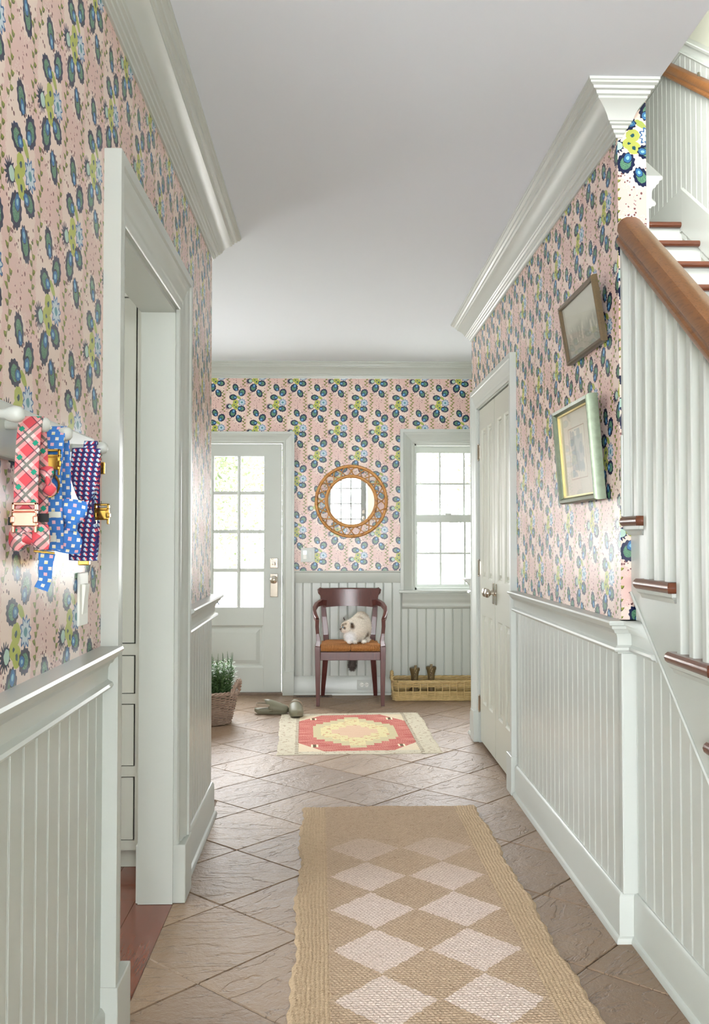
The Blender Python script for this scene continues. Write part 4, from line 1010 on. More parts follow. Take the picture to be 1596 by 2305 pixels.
rsc = np.random.RandomState(5)
me = cat.data; P = np.empty(len(me.vertices) * 3, np.float32); me.vertices.foreach_get('co', P); P = P.reshape(-1, 3)
at = me.attributes.new('fur', 'FLOAT_COLOR', 'POINT'); at.data.foreach_set('color', np.concatenate([fur_color(P, rsc), np.ones((len(P), 1))], 1).astype(np.float32).ravel())
# coat of short hairs grown from the skin
me.calc_loop_triangles(); nf = len(me.polygons); ctr = np.empty(nf * 3, np.float32); me.polygons.foreach_get('center', ctr); nor = np.empty(nf * 3, np.float32); me.polygons.foreach_get('normal', nor)
ctr, nor = ctr.reshape(-1, 3), nor.reshape(-1, 3); pick = rsc.randint(0, nf, 15000); c0 = ctr[pick] + rsc.uniform(-.003, .003, (15000, 3)); n0 = nor[pick]
headd = np.sqrt(((c0 - np.array((-.09, -.08, .13))) ** 2).sum(1)); ln = np.where(headd < .062, .0035, .012) * rsc.uniform(.7, 1.3, 15000)
ln = np.where((c0[:, 2] < -.01), .016, ln); ln = np.where(c0[:, 2] < .02, np.minimum(ln, np.where(c0[:, 2] < -.005, .02, .005)), ln)
flow = np.tile(np.array((.25, .55, -.65)), (15000, 1)); flow[c0[:, 1] < -.02] = (.1, -.15, -.9)
dirv = n0 * .75 + flow * .55 + rsc.uniform(-.25, .25, (15000, 3)); dirv /= np.linalg.norm(dirv, axis=1)[:, None]
side = np.cross(dirv, rsc.uniform(-1, 1, (15000, 3))); side /= np.linalg.norm(side, axis=1)[:, None] + 1e-9
wv = .0011
V = np.stack([c0 - n0 * .001 - side * wv, c0 - n0 * .001 + side * wv, c0 + dirv * ln[:, None]], 1).reshape(-1, 3)
fm = bpy.data.meshes.new('fur'); fm.from_pydata(V.tolist(), [], np.arange(45000).reshape(-1, 3).tolist()); fm.materials.append(FUR)
at = fm.attributes.new('fur', 'FLOAT_COLOR', 'POINT'); fc = np.repeat(fur_color(c0, rsc), 3, 0); at.data.foreach_set('color', np.concatenate([fc, np.ones((45000, 1))], 1).astype(np.float32).ravel())
fo = bpy.data.objects.new('fur_coat', fm); col.objects.link(fo); fo.parent = cat; fo['kind'] = 'stuff'
EYE = mat('cat_eye', (150, 190, 215), 0.08); NOSE = mat('cat_nose', (92, 60, 54), 0.4); PUP = mat('cat_pupil', (12, 12, 14), 0.1)
for (x, y, z) in ((-.1085, -.1045, .1250), (-.1215, -.062, .1270)):
    e = obj('eye', MB().ell((x, y, z), (.0055, .0055, .0055), 12, 8), EYE, cat, smooth=60); obj('pupil', MB().ell((x - .0035, y - .0025, z), (.003, .003, .0042), 8, 6), PUP, e, smooth=60)
obj('nose', MB().ell((-.1305, -.0815, .109), (.0035, .0048, .0035), 8, 6), NOSE, cat, smooth=60)
wh = MB()
for s in (-1, 1):
    for k in range(4): wh.tube([(-.122, -.080 + s * .012, .101), (-.127 - .01 * k, -.080 + s * .045, .104 - .008 * k)], .0005, 4)
obj('whiskers', wh, WHITEP, cat, kind='stuff')

# ---- woven basket tools
def weave_ring(mb, path, z, amp, r, phase, nst, n=160):
    """closed weaver: path(t) gives (x, y, nx, ny)"""
    pts = []
    for i in range(n):
        t = i / n; x, y, nx, ny = path(t); o = amp * math.sin(PI * nst * t + phase * PI)
        pts.append((x + nx * o, y + ny * o, z + .0015 * math.sin(17 * t + z * 90)))
    mb.tube(pts, r, 5, closed=True)
def rect_path(x0, x1, y0, y1, rad):
    segs = [(x1 - x0 - 2 * rad), PI * rad / 2, (y1 - y0 - 2 * rad), PI * rad / 2] * 2; T = sum(segs)
    def f(t):
        s = (t % 1) * T; k = 0
        while s > segs[k]: s -= segs[k]; k += 1
        if k == 0: return (x0 + rad + s, y0, 0, -1)
        if k == 2: return (x1, y0 + rad + s, 1, 0)
        if k == 4: return (x1 - rad - s, y1, 0, 1)
        if k == 6: return (x0, y1 - rad - s, -1, 0)
        cx, cy, a0 = {1: (x1 - rad, y0 + rad, -PI / 2), 3: (x1 - rad, y1 - rad, 0), 5: (x0 + rad, y1 - rad, PI / 2), 7: (x0 + rad, y0 + rad, PI)}[k]
        a = a0 + s / rad; return (cx + rad * math.cos(a), cy + rad * math.sin(a), math.cos(a), math.sin(a))
    f.T = T; return f
# ---- long boot basket under the window
bk = empty('boot_basket', (.95, 7.37, 0), 0, 'long low openwork wicker basket with end handles under the window', 'basket')
rp = rect_path(-.46, .46, -.125, .125, .035); NS = 40
wv_ = MB()
for i in range(NS):
    x, y, nx, ny = rp(i / NS); wv_.tube([(x, y, .004), (x + nx * .004, y + ny * .004, .07), (x + nx * .008, y + ny * .008, .150)], .0042, 5)
obj('basket_stakes', wv_, WICK, bk, smooth=50, kind='stuff')
wv_ = MB()
for j in range(9): weave_ring(wv_, rp, .006 + j * .0078, .0058, .0046, j % 2, NS, 200)
for j in range(4): weave_ring(wv_, rp, .112 + j * .0085, .0062, .0050, j % 2, NS, 200)
obj('basket_weave', wv_, WICK, bk, smooth=50, kind='stuff')
rim = MB()
for k in range(3): rim.tube([(rp(i / 240)[0] + rp(i / 240)[2] * (.008 + .007 * math.cos(i * .42 + k * 2.09)), rp(i / 240)[1] + rp(i / 240)[3] * (.008 + .007 * math.cos(i * .42 + k * 2.09)), .150 + .006 * math.sin(i * .42 + k * 2.09)) for i in range(240)], .0056, 5, closed=True)
obj('basket_rim', rim, WICK, bk, smooth=50)
obj('basket_base', MB().box(-.45, .45, -.12, .12, .001, .009), WICK, bk)
for s in (-1, 1):
    h = MB()
    for k in range(3): h.tube([(s * (.468 + .008 * math.cos(i * .9 + k * 2.09)), -.065 + .130 * i / 24, .148 + .060 * math.sin(PI * i / 24) + .008 * math.sin(i * .9 + k * 2.09)) for i in range(25)], .0065, 6)
    obj('handle', h, WICK, bk, smooth=50)
# ---- pair of rubber boots standing in it
RUB = mat('olive_rubber', rough=0.5, build=lambda nt: nt.mix(nt.noise(nt.pos(), 20.0), lin((88, 72, 42)), lin((118, 98, 62))))
TABM = mat('boot_tab_print', rough=0.5, build=lambda nt: nt.mix(nt.lt(nt.vor(nt.coord('Object'), 150.0), 0.35), lin((84, 66, 38)), lin((196, 178, 120))))
def boot(loc, rz, label):
    b = empty('rubber_boot', loc, rz, label, 'boot', 'rubber boots in the wicker basket')
    sec = [(.0, .030, .048, .0), (.02, .031, .050, .0), (.05, .028, .046, .004), (.085, .024, .036, .010), (.13, .025, .034, .012), (.17, .029, .035, .012), (.20, .036, .038, .010), (.218, .039, .040, .008), (.228, .037, .039, .008)]
    vs = []; fs = []; n = 18
    for z, rx, ry, oy in sec:
        for j in range(n): a = 2 * PI * j / n; vs.append((rx * math.cos(a), oy + ry * math.sin(a), z))
    for i in range(len(sec) - 1):
        for j in range(n): fs.append((i * n + j, i * n + (j + 1) % n, i * n + n + (j + 1) % n, i * n + n + j))
    fs.append(tuple(range(n))[::-1])
    obj('shaft', MB().add(vs, fs), RUB, b, smooth=60)
    obj('foot', MB().ell((0, .065, .030), (.034, .070, .034), 16, 10), RUB, b, smooth=60)
    obj('sole', MB().lathe([(.036, 0), (.038, .006), (.036, .014)], 20, (0, .035, 0), 'z', 1.0, 2.6), RUB, b, smooth=50)
    obj('collar_band', MB().lathe([(.0395, .206), (.0410, .212), (.0410, .222), (.0395, .228)], 20, (0, .008, 0), 'z', 1.0, 1.03), RUB, b, smooth=50)
    obj('pull_tab', MB().bar([(0, -.026, .145), (0, -.032, .20), (0, -.034, .235), (0, -.030, .252), (0, -.024, .248)], .020, .004, (1, 0, 0)), TABM, b)
    return b
boot((.665, 7.375, .010), math.radians(6), 'olive rubber boot with a pull tab, nearer the basket handle')
boot((.795, 7.380, .018), math.radians(-4), 'olive rubber boot with a pull tab, farther from the basket handle')

# ---- round willow basket with the plant
PB = Vector((-.835, 6.44, 0))
pb = empty('plant_basket', PB, 0, 'round brown willow basket with looped handles at the wall corner', 'basket')
def rad(z): return .142 + .052 * (z / .215) ** .9
NS = 30; wv_ = MB()
for i in range(NS):
    a = 2 * PI * i / NS; wv_.tube([(rad(z) * math.cos(a), rad(z) * math.sin(a), z) for z in (.004, .07, .14, .215)], .0048, 5)
obj('basket_stakes', wv_, WICK2, pb, smooth=50, kind='stuff')
wv_ = MB()
for j in range(25):
    z = .006 + j * .0084; R0 = rad(z)
    weave_ring(wv_, lambda t, R0=R0: (R0 * math.cos(2 * PI * t), R0 * math.sin(2 * PI * t), math.cos(2 * PI * t), math.sin(2 * PI * t)), z, .0072, .0043, j % 2, NS, 180)
obj('basket_weave', wv_, WICK2, pb, smooth=50, kind='stuff')
rim = MB()
for k in range(3): rim.tube([((rad(.215) + .008 * math.cos(i * .5 + k * 2.09)) * math.cos(2 * PI * i / 160), (rad(.215) + .008 * math.cos(i * .5 + k * 2.09)) * math.sin(2 * PI * i / 160), .217 + .007 * math.sin(i * .5 + k * 2.09)) for i in range(160)], .0066, 5, closed=True)
obj('basket_rim', rim, WICK2, pb, smooth=50)
obj('basket_base', MB().lathe([(.13, .001), (.14, .008)], 24), WICK2, pb)
for a0 in (-.25, PI - .25):
    h = MB()
    for k in range(3):
        h.tube([((rad(.215) + .004 + .016 * math.sin(PI * i / 28) + .009 * math.cos(i * .8 + k * 2.09)) * math.cos(a0 + .42 * (i / 14 - 1)), (rad(.215) + .004 + .016 * math.sin(PI * i / 28)) * math.sin(a0 + .42 * (i / 14 - 1)), .20 + .095 * math.sin(PI * i / 28) + .009 * math.sin(i * .8 + k * 2.09)) for i in range(29)], .0075, 6)
    obj('handle', h, WICK2, pb, smooth=50)
pl = empty('potted_plant', PB + Vector((0, 0, .16)), 0, 'bushy green plant with white flowers and upright spikes in the willow basket', 'plant')
SOIL = mat('soil', (52, 40, 32), 0.95); LEAF_ = mat('plant_leaf', rough=0.5, build=lambda nt: nt.mix(nt.noise(nt.pos(), 45.0, 2.0), lin((62, 104, 62)), lin((138, 172, 118)))); STEM = mat('plant_stem', (104, 140, 84), 0.6); PETAL = mat('white_petal', (246, 246, 244), 0.6); SPIKE = mat('flower_spike', (92, 116, 92), 0.7)
obj('soil', MB().lathe([(.0, .0), (.165, .0), (.166, -.02), (.0, -.02)], 24), SOIL, pl)
stems, lv, petals, spk = MB(), MB(), MB(), MB()
rp_ = random.Random(11)
def leaf(mb, base, d, ln, wd):
    d = d.normalized(); sdv = d.cross(UP)
    sdv = sdv.normalized() if sdv.length > .01 else Vector((1, 0, 0)); k = sdv.cross(d)
    mid = base + d * ln * .5 + k * ln * .06; tip = base + d * ln - k * ln * .10
    mb.add([base, mid + sdv * wd, tip, mid - sdv * wd, mid - k * wd * .25], [(0, 1, 4), (1, 2, 4), (2, 3, 4), (3, 0, 4)])
for i in range(150):
    a = rp_.uniform(0, 2 * PI); r0 = .135 * math.sqrt(rp_.random()); tall = rp_.uniform(.16, .27)
    b0 = Vector((r0 * math.cos(a), r0 * math.sin(a), 0)); lean = Vector((math.cos(a), math.sin(a), 0)) * (r0 * .22 + rp_.uniform(-.01, .015))
    top = b0 + lean + Vector((0, 0, tall)); stems.tube([b0, b0.lerp(top, .5) - lean * .1, top], [.0016, .0014, .0009], 4)
    for k in range(24):
        f = .06 + .94 * k / 24; p = b0.lerp(top, f); aa = k * 2.4 + i
        leaf(lv, p, Vector((math.cos(aa), math.sin(aa), rp_.uniform(.2, .9))), rp_.uniform(.038, .066) * (1.1 - .45 * f), rp_.uniform(.0055, .0095))
    if rp_.random() < .55:
        for k in range(5):
            c_ = top + Vector((rp_.uniform(-.022, .022), rp_.uniform(-.022, .022), rp_.uniform(-.07, .0)))
            for q in range(3): leaf(petals, c_, Vector((rp_.uniform(-1, 1), rp_.uniform(-1, 1), rp_.uniform(.0, 1))), .010, .004)
    if i % 5 == 0:
        hh = rp_.uniform(.05, .10); t2 = top + Vector((rp_.uniform(-.008, .008), rp_.uniform(-.008, .008), hh)); stems.tube([top, t2], .0012, 4)
        for k in range(26):
            f = .15 + .85 * k / 26; p = top.lerp(t2, f); spk.ell(p + Vector((math.cos(k * 2.4), math.sin(k * 2.4), 0)) * .003 * (1.15 - f), (.0026 * (1.25 - f), .0026 * (1.25 - f), .0034), 5, 3)
obj('stems', stems, STEM, pl, kind='stuff'); obj('leaves', lv, LEAF_, pl, kind='stuff', recalc=False); obj('petals', petals, PETAL, pl, kind='stuff', recalc=False); obj('flower_spikes', spk, SPIKE, pl, kind='stuff')

# ---- a pair of clogs
CLOG = mat('olive_clog_foam', rough=0.48, build=lambda nt: nt.mix(nt.noise(nt.pos(), 8.0), lin((118, 116, 96)), lin((140, 137, 117)))); STRAP = mat('clog_strap', (178, 164, 146), 0.6)
def clog(loc, rz, label, strap_back):
    """toe along +x"""
    g = empty('clog', loc, rz, label, 'clog', 'olive clogs by the kilim')
    L = .25; n = 22; fs = []; vs = []
    half = lambda t: .036 + .014 * math.sin(PI * min(1, max(0, (t - .25) / .75))) - (.034 * max(0, (t - .86) / .14) ** 2) - (.012 * max(0, (.12 - t) / .12) ** 2)
    for i in range(n):
        t = i / (n - 1); x = -L / 2 + L * t; w_ = half(t); lift = .012 * max(0, (t - .72) / .28) ** 2 + .020 * max(0, (.20 - t) / .20) ** 2
        for yy, zz in ((-w_ * .86, lift), (-w_, lift + .012), (-w_ * 1.02, .030 + lift * .6), (-w_ * .88, .036), (0, .028), (w_ * .88, .036), (w_ * 1.02, .030 + lift * .6), (w_, lift + .012), (w_ * .86, lift)):
            vs.append((x, yy, zz))
    m = 9
    for i in range(n - 1):
        for j in range(m): fs.append((i * m + j, i * m + (j + 1) % m, i * m + m + (j + 1) % m, i * m + m + j))
    fs += [tuple(range(m))[::-1], tuple(range((n - 1) * m, n * m))]
    obj('sole', MB().add(vs, fs), CLOG, g, smooth=50)
    vs = []; fs = []; m = 11; rows = 16
    for i in range(rows):
        t = .40 + .60 * i / (rows - 1); x = -L / 2 + L * t * .995; w_ = half(t) * 1.05; hgt = .018 + (.084 - .058 * ((t - .40) / .60) ** 1.3)
        if i == rows - 1: hgt = .030; w_ *= .8
        for j in range(m):
            a = PI * j / (m - 1); vs.append((x + (.030 * math.sin(a) if i == 0 else 0) * -1 + (.03 * (1 - math.sin(a)) if i < 3 else 0) * .3, -w_ * math.cos(a), .018 + (hgt - .018) * math.sin(a) ** .7))
    for i in range(rows - 1):
        for j in range(m - 1): fs.append((i * m + j, i * m + j + 1, i * m + m + j + 1, i * m + m + j))
    o = obj('upper', MB().add(vs, fs), CLOG, g, smooth=60); s = o.modifiers.new('s', 'SOLIDIFY'); s.thickness = .005
    pts = []
    for i in range(17):
        a = PI * i / 16
        pts.append((-.025 - (.085 * math.sin(a)) * (1 if strap_back else -.35), .045 * math.cos(a), .062 + (.004 if strap_back else .03) * math.sin(a)))
    st = MB().ribbon(pts, .019, (0, 0, 1), .005)
    st.uv = [(0, 0)] * len(st.v); obj('heel_strap', st, STRAP, g, smooth=50)
    for s_ in (-1, 1): obj('rivet', MB().lathe([(.007, 0), (.007, .004), (.003, .006)], 10, (-.022, s_ * .047, .064), 'y', 1, 1), STRAP, g)
    return g
clog((-.425, 6.755, .002), math.radians(3), 'olive clog side-on on bare slate, heel strap showing', True)
clog((-.250, 6.665, .008), math.radians(-84), 'olive clog set toe-first on the corner of the kilim', False)

# ---- round rattan mirror
MZ, MX = 1.566, .165
mr = empty('round_mirror', (MX, YB - .004, MZ), 0, 'round mirror in a woven honey rattan frame', 'mirror')
tilt = math.radians(1.75); mr.rotation_euler = (tilt, 0, 0)
circ = lambda R, y, n=72, ph=0: [(R * math.cos(2 * PI * i / n + ph), y, R * math.sin(2 * PI * i / n + ph)) for i in range(n)]
obj('outer_hoop', MB().tube(circ(.284, -.026), .0125, 8, True), RATTAN, mr, smooth=60)
obj('inner_hoop', MB().tube(circ(.204, -.026), .011, 8, True), RATTAN, mr, smooth=60)
obj('inner_ring', MB().tube(circ(.193, -.020), .006, 6, True), RATTAN, mr, smooth=60)
for ph in (0, PI):
    pts = [((.244 + .034 * math.sin(10 * a + ph)) * math.cos(a), -.026 + .006 * math.cos(10 * a + ph), (.244 + .034 * math.sin(10 * a + ph)) * math.sin(a)) for a in [2 * PI * i / 260 for i in range(260)]]
    obj('lattice_cane', MB().tube(pts, .0045, 5, True), RATTAN, mr, smooth=60)
wr_ = MB()
for i in range(20):
    a = 2 * PI * i / 20 + .08; t = Vector((-math.sin(a), 0, math.cos(a))); c_ = Vector((.284 * math.cos(a), -.026, .284 * math.sin(a)))
    for k in range(3):
        q = c_ + t * (.006 * (k - 1)); u_ = Vector((math.cos(a), 0, math.sin(a))); wr_.tube([q + (u_ * math.cos(b) + Vector((0, 1, 0)) * math.sin(b)) * .0135 for b in [2 * PI * j / 10 for j in range(10)]], .0022, 4, True)
obj('binding', wr_, RATTAN, mr, kind='stuff')
obj('mirror_glass', MB().lathe([(.0, 0), (.196, 0), (.196, .006), (0, .006)], 64, (0, -.020, 0), 'y'), MIRROR, mr)
obj('mirror_back', MB().lathe([(.0, 0), (.20, 0), (.20, .004), (0, .004)], 48, (0, -.012, 0), 'y'), DARK, mr)

# ---- two framed pictures on the right wall, hanging with their tops tipped out
FR1 = mat('dark_gilt_frame', rough=0.4, build=b_wood((62, 50, 26), (98, 78, 40), 'y', 3.0, False)); FR2 = mat('green_silver_frame', rough=0.32, metal=.35, build=lambda nt: nt.mix(nt.noise(nt.pos(), 60.0, 4.0), lin((70, 84, 64)), lin((112, 122, 100)))); GLD = mat('gilt_slip', (206, 186, 120), .35, .5)
def b_land(nt):
    o = nt.coord('Object'); s_ = nt.sep(o); hz = nt.add(s_[2], nt.mul(nt.sub(nt.noise(o, 9.0, 4.0), .5), .09))
    sky = nt.mix(nt.noise(o, 6.0, 3.0), lin((196, 196, 180)), lin((214, 214, 200)))
    gr = nt.mix(nt.noise(o, 26.0, 4.0), lin((122, 126, 112)), lin((176, 176, 160)))
    c_ = nt.mix(nt.smooth(hz, -.035, .03), gr, sky)
    figs = nt.mul(nt.lt(nt.m('ABSOLUTE', nt.add(s_[2], .025)), .030), nt.gt(nt.noise(nt.mapping(o, scale=(1, 34, 12)), 1.4, 2.0), .58))
    return nt.mix(nt.mul(figs, .6), c_, lin((226, 222, 206)))
ART1 = mat('faded_print', rough=.3, build=b_land)
def b_bot(nt):
    o = nt.coord('Object'); s_ = nt.sep(o); ay = nt.m('ABSOLUTE', s_[1]); az = nt.m('ABSOLUTE', s_[2])
    base = nt.mix(nt.noise(o, 12.0, 3.0), lin((196, 190, 168)), lin((212, 206, 184)))
    ln_ = nt.mx(nt.mul(nt.lt(nt.m('ABSOLUTE', nt.sub(ay, .105)), .002), nt.lt(az, .092)), nt.mul(nt.lt(nt.m('ABSOLUTE', nt.sub(az, .092)), .002), nt.lt(ay, .105)))
    c_ = nt.mix(ln_, base, lin((156, 132, 100)))
    blk = nt.mul(nt.lt(ay, .075), nt.lt(az, .062)); c_ = nt.mix(nt.mul(blk, .7), c_, lin((140, 150, 148)))
    fl_ = nt.mul(nt.lt(nt.vor(o, 22.0), .52), nt.mul(nt.lt(ay, .085), nt.lt(az, .085))); return nt.mix(nt.mul(fl_, .7), c_, nt.mix(nt.noise(o, 40.0), lin((88, 110, 124)), lin((150, 156, 140))))
ART2 = mat('botanical_print', rough=.3, build=b_bot)
def picture(name, loc, W_, H_, tip, fw, depth, fmat, art, label, slip):
    g = empty(name, loc, 0, label, 'picture'); g.rotation_euler = (0, -tip, 0)     # local x points into the wall
    hw, hh = W_ / 2, H_ / 2
    prof = [(0, 0), (0, -depth * .7), (fw * .25, -depth), (fw * .7, -depth * .95), (fw, -depth * .75), (fw, 0)]
    for s in (-1, 1):
        obj('frame_side', MB().prism(prof, (0, s * hw, -hh), (0, s * hw, hh), (0, -s, 0), (1, 0, 0), 1, -1), fmat, g, smooth=30)
        obj('frame_side', MB().prism(prof, (0, -hw, s * hh), (0, hw, s * hh), (0, 0, -s), (1, 0, 0), 1, -1), fmat, g, smooth=30)
    if slip: obj('slip', MB().box(-depth * .62, -.002, -hw + fw - .002, hw - fw + .002, -hh + fw - .002, -hh + fw + .006).box(-depth * .62, -.002, -hw + fw - .002, hw - fw + .002, hh - fw - .006, hh - fw + .002).box(-depth * .62, -.002, -hw + fw - .002, -hw + fw + .006, -hh + fw, hh - fw).box(-depth * .62, -.002, hw - fw - .006, hw - fw + .002, -hh + fw, hh - fw), GLD, g)
    obj('print', MB().box(-depth * .42, -depth * .40, -hw + fw - .003, hw - fw + .003, -hh + fw - .003, hh - fw + .003), art, g)
    obj('glass', MB().box(-depth * .50, -depth * .48, -hw + fw - .003, hw - fw + .003, -hh + fw - .003, hh - fw + .003), GLASS, g)
    obj('backing', MB().box(-.003, 0, -hw + .006, hw - .006, -hh + .006, hh - .006), FR1, g)
    return g
picture('framed_landscape', (XR - .020, 3.265, 2.030), .455, .225, math.radians(9), .016, .022, FR1, ART1, 'small dark framed faded landscape print on the papered wall', False)
picture('framed_botanical', (XR - .022, 3.290, 1.570), .480, .355, math.radians(4.5), .022, .040, FR2, ART2, 'green framed botanical print hanging below the landscape', True)

# ---- switches, outlet, floor register
g = empty('light_switch', (XL, 2.065, 1.128), 0, 'white rocker light switch below the dog collars', 'light switch')
obj('plate', MB().box(0, .006, -.036, .036, -.058, .058), WHITEP, g, bevel=.002); obj('rocker', MB().add([(.006, -.017, -.033), (.006, .017, -.033), (.006, .017, .033), (.006, -.017, .033), (.008, -.016, -.032), (.008, .016, -.032), (.014, .016, .032), (.014, -.016, .032)], [(0, 1, 5, 4), (1, 2, 6, 5), (2, 3, 7, 6), (3, 0, 4, 7), (4, 5, 6, 7)]), WHITEP, g)
LED = bpy.data.materials.new('switch_light'); LED.use_nodes = True; b = LED.node_tree.nodes['Principled BSDF']; b.inputs['Base Color'].default_value = (.8, .9, 1, 1); b.inputs['Emission Color'].default_value = (.72, .88, 1, 1); b.inputs['Emission Strength'].default_value = 1.0
g = empty('double_switch', (-.188, YB, 1.130), 0, 'pale double switch plate with one lit rocker beside the mirror', 'light switch')
obj('plate', MB().box(-.056, .056, -.006, 0, -.058, .058), PAINT, g, bevel=.002)
obj('lit_rocker', MB().box(-.036, -.010, -.010, -.005, .003, .033), LED, g); obj('rocker', MB().box(-.036, -.010, -.010, -.005, -.033, .002), WHITEP, g); obj('rocker', MB().box(.010, .036, -.010, -.005, -.033, .033), PAINT, g, bevel=.001)
g = empty('wall_outlet', (.270, YB - .018, .083), 0, 'pale electric outlet set sideways in the baseboard behind the chair', 'outlet')
obj('plate', MB().box(-.058, .058, -.005, 0, -.040, .040), PAINT, g, bevel=.002)
for s in (-1, 1):
    q = obj('socket', MB().lathe([(.0165, 0), (.0165, -.003)], 18, (s * .020, -.005, 0), 'y'), WHITEP, g)
    obj('slots', MB().box(s * .020 - .009, s * .020 - .005, -.0092, -.008, .003, .007).box(s * .020 - .009, s * .020 - .005, -.0092, -.008, -.007, -.003).box(s * .020 + .005, s * .020 + .010, -.0092, -.008, -.002, .002), DARK, q)
BRNZ = mat('brown_register', (112, 92, 78), .5, .3)
g = empty('floor_register', (-.145, 7.462, 0), 0, 'brown metal floor register by the entry wall', 'floor vent')
obj('register_frame', MB().box(-.155, .155, -.055, -.040, -.001, .004).box(-.155, .155, .040, .055, -.001, .004).box(-.155, -.132, -.04, .04, -.001, .004).box(.132, .155, -.04, .04, -.001, .004), BRNZ, g)
obj('duct', MB().box(-.132, .132, -.04, .04, -.0015, .0002), DARK, g)
for i in range(20): obj('slat', MB().box(-.128 + i * .0132, -.1225 + i * .0132, -.04, .04, .0, .0035), BRNZ, g)
# ---- peg rail with dog collars on the left wall
pr_ = empty('peg_rail', (XL, 1.5, 1.44), 0, 'white peg rail with round knobs holding the dog collars', 'peg rail')
obj('rail_board', MB().box(0, .018, -.75, .600, -.047, .046), PAINT, pr_, bevel=.004)
for yk in (.95, 1.13, 1.40, 1.53, 1.66, 1.92):
    obj('peg', MB().lathe([(.0085, .016), (.0075, .05), (.0085, .062), (.0115, .069), (.0130, .077), (.0115, .085), (.0065, .0895), (.001, .0905)], 14, (0, yk - 1.5, .007), 'x'), PAINT, pr_, smooth=50)

def uvs(nt): 
    s_ = nt.sep(nt.coord('UV')); return s_[0], s_[1]
def b_plaid(nt):
    a, L = uvs(nt); u = nt.mul(nt.add(a, L), 21.0); v = nt.mul(nt.sub(L, a), 21.0); fu, fv = nt.m('FRACT', u), nt.m('FRACT', v)
    c_ = nt.mix(nt.mul(nt.add(nt.lt(fu, .5), nt.lt(fv, .5)), .5), lin((232, 196, 194)), lin((206, 74, 84)))
    g1 = nt.mx(nt.lt(nt.m('ABSOLUTE', nt.sub(fu, .75)), .07), nt.lt(nt.m('ABSOLUTE', nt.sub(fv, .75)), .05))
    c_ = nt.mix(nt.mul(g1, .8), c_, lin((60, 96, 86)))
    g2 = nt.mul(nt.lt(nt.m('ABSOLUTE', nt.sub(fu, .25)), .1), nt.lt(nt.m('ABSOLUTE', nt.sub(fv, .75)), .12)); c_ = nt.mix(g2, c_, lin((10, 140, 112)))
    ln_ = nt.mx(nt.lt(nt.m('ABSOLUTE', nt.sub(fu, .5)), .03), nt.lt(nt.m('ABSOLUTE', nt.sub(fv, .02)), .03)); return nt.mix(nt.mul(ln_, .7), c_, lin((44, 44, 66)))
def cells(nt, du, dv, skew=0.0):
    a, L = uvs(nt); u = nt.m('DIVIDE', nt.add(a, nt.mul(L, skew)), du); v = nt.m('DIVIDE', L, dv); iv = nt.m('FLOOR', v)
    u2 = nt.add(u, nt.mul(nt.m('FLOORED_MODULO', iv, 2.0), .5)); iu = nt.m('FLOOR', u2)
    return nt.sub(nt.sub(u2, iu), .5), nt.sub(nt.sub(v, iv), .5), iu, iv
def b_blue(nt):
    x, y, iu, iv = cells(nt, .0150, .0105); inb = nt.mul(nt.lt(nt.m('ABSOLUTE', x), .20), nt.lt(nt.m('ABSOLUTE', y), .28))
    k = nt.m('FLOORED_MODULO', nt.add(iu, nt.mul(iv, 2.0)), 3.0); pick = nt.mix(nt.lt(k, .5), lin((232, 226, 216)), lin((232, 178, 190)))
    pick = nt.mix(nt.mul(nt.gt(y, .02), nt.gt(k, 1.5)), pick, lin((226, 218, 168)))
    return nt.mix(inb, nt.mix(nt.noise(nt.pos(), 60.0), lin((48, 108, 184)), lin((62, 128, 204))), pick)
def b_pops(nt):
    x, y, iu, iv = cells(nt, .0125, .0095, .55); r = nt.vm('LENGTH', nt.xyz(nt.m('DIVIDE', nt.sub(x, nt.mul(y, .25)), .34), nt.m('DIVIDE', y, .36)))
    pop = nt.mix(nt.gt(x, .10), nt.mix(nt.gt(x, -.10), lin((150, 196, 232)), lin((240, 240, 244))), lin((222, 60, 84)))
    return nt.mix(nt.lt(r, 1.0), lin((48, 40, 104)), pop)
PLAID, BLUEP, POPS = mat('plaid_cloth', rough=.8, build=b_plaid), mat('blue_print_cloth', rough=.8, build=b_blue), mat('purple_print_cloth', rough=.8, build=b_pops)
BLACKE = mat('black_elastic', (26, 30, 30), .8); WEB = mat('white_web', (226, 230, 220), .8)
SXV = Vector((1, 0, 0))
def loop_path(h, d, n=34):
    """hanging loop in the y-z plane: over the peg at the origin, down the front and the back"""
    pts = []
    for i in range(n):
        t = i / (n - 1)
        if t < .06: a = PI * (t / .06); pts.append((0, -.012 * math.cos(a) * -1, .012 * math.sin(a)))
        else:
            a = (t - .06) / .94
            if a < .5:
                q = a / .5; pts.append((0, -.012 - d * math.sin(PI * min(1, q * .95)) ** .8, -h * q))
            else:
                q = (1 - a) / .5; pts.append((0, .012 + d * .8 * math.sin(PI * min(1, q * .95)) ** .8, -h * q))
    return pts
def strap(name, par, h, d, wd, m_, xo=0.0, z0=.004, top=.010):
    n = 40; pts = []
    for i in range(n + 1):                     # closed teardrop, start at the back bottom
        a = 2 * PI * i / n
        z = -h / 2 + h / 2 * math.cos(a); y = -d * math.sin(a) * (.55 + .45 * (1 - (math.cos(a) * .5 + .5)) ** .7) 
        pts.append((xo, y, z + top))
    return obj(name, MB().ribbon(pts, wd, SXV, .0035, cross=4), m_, par, smooth=60)
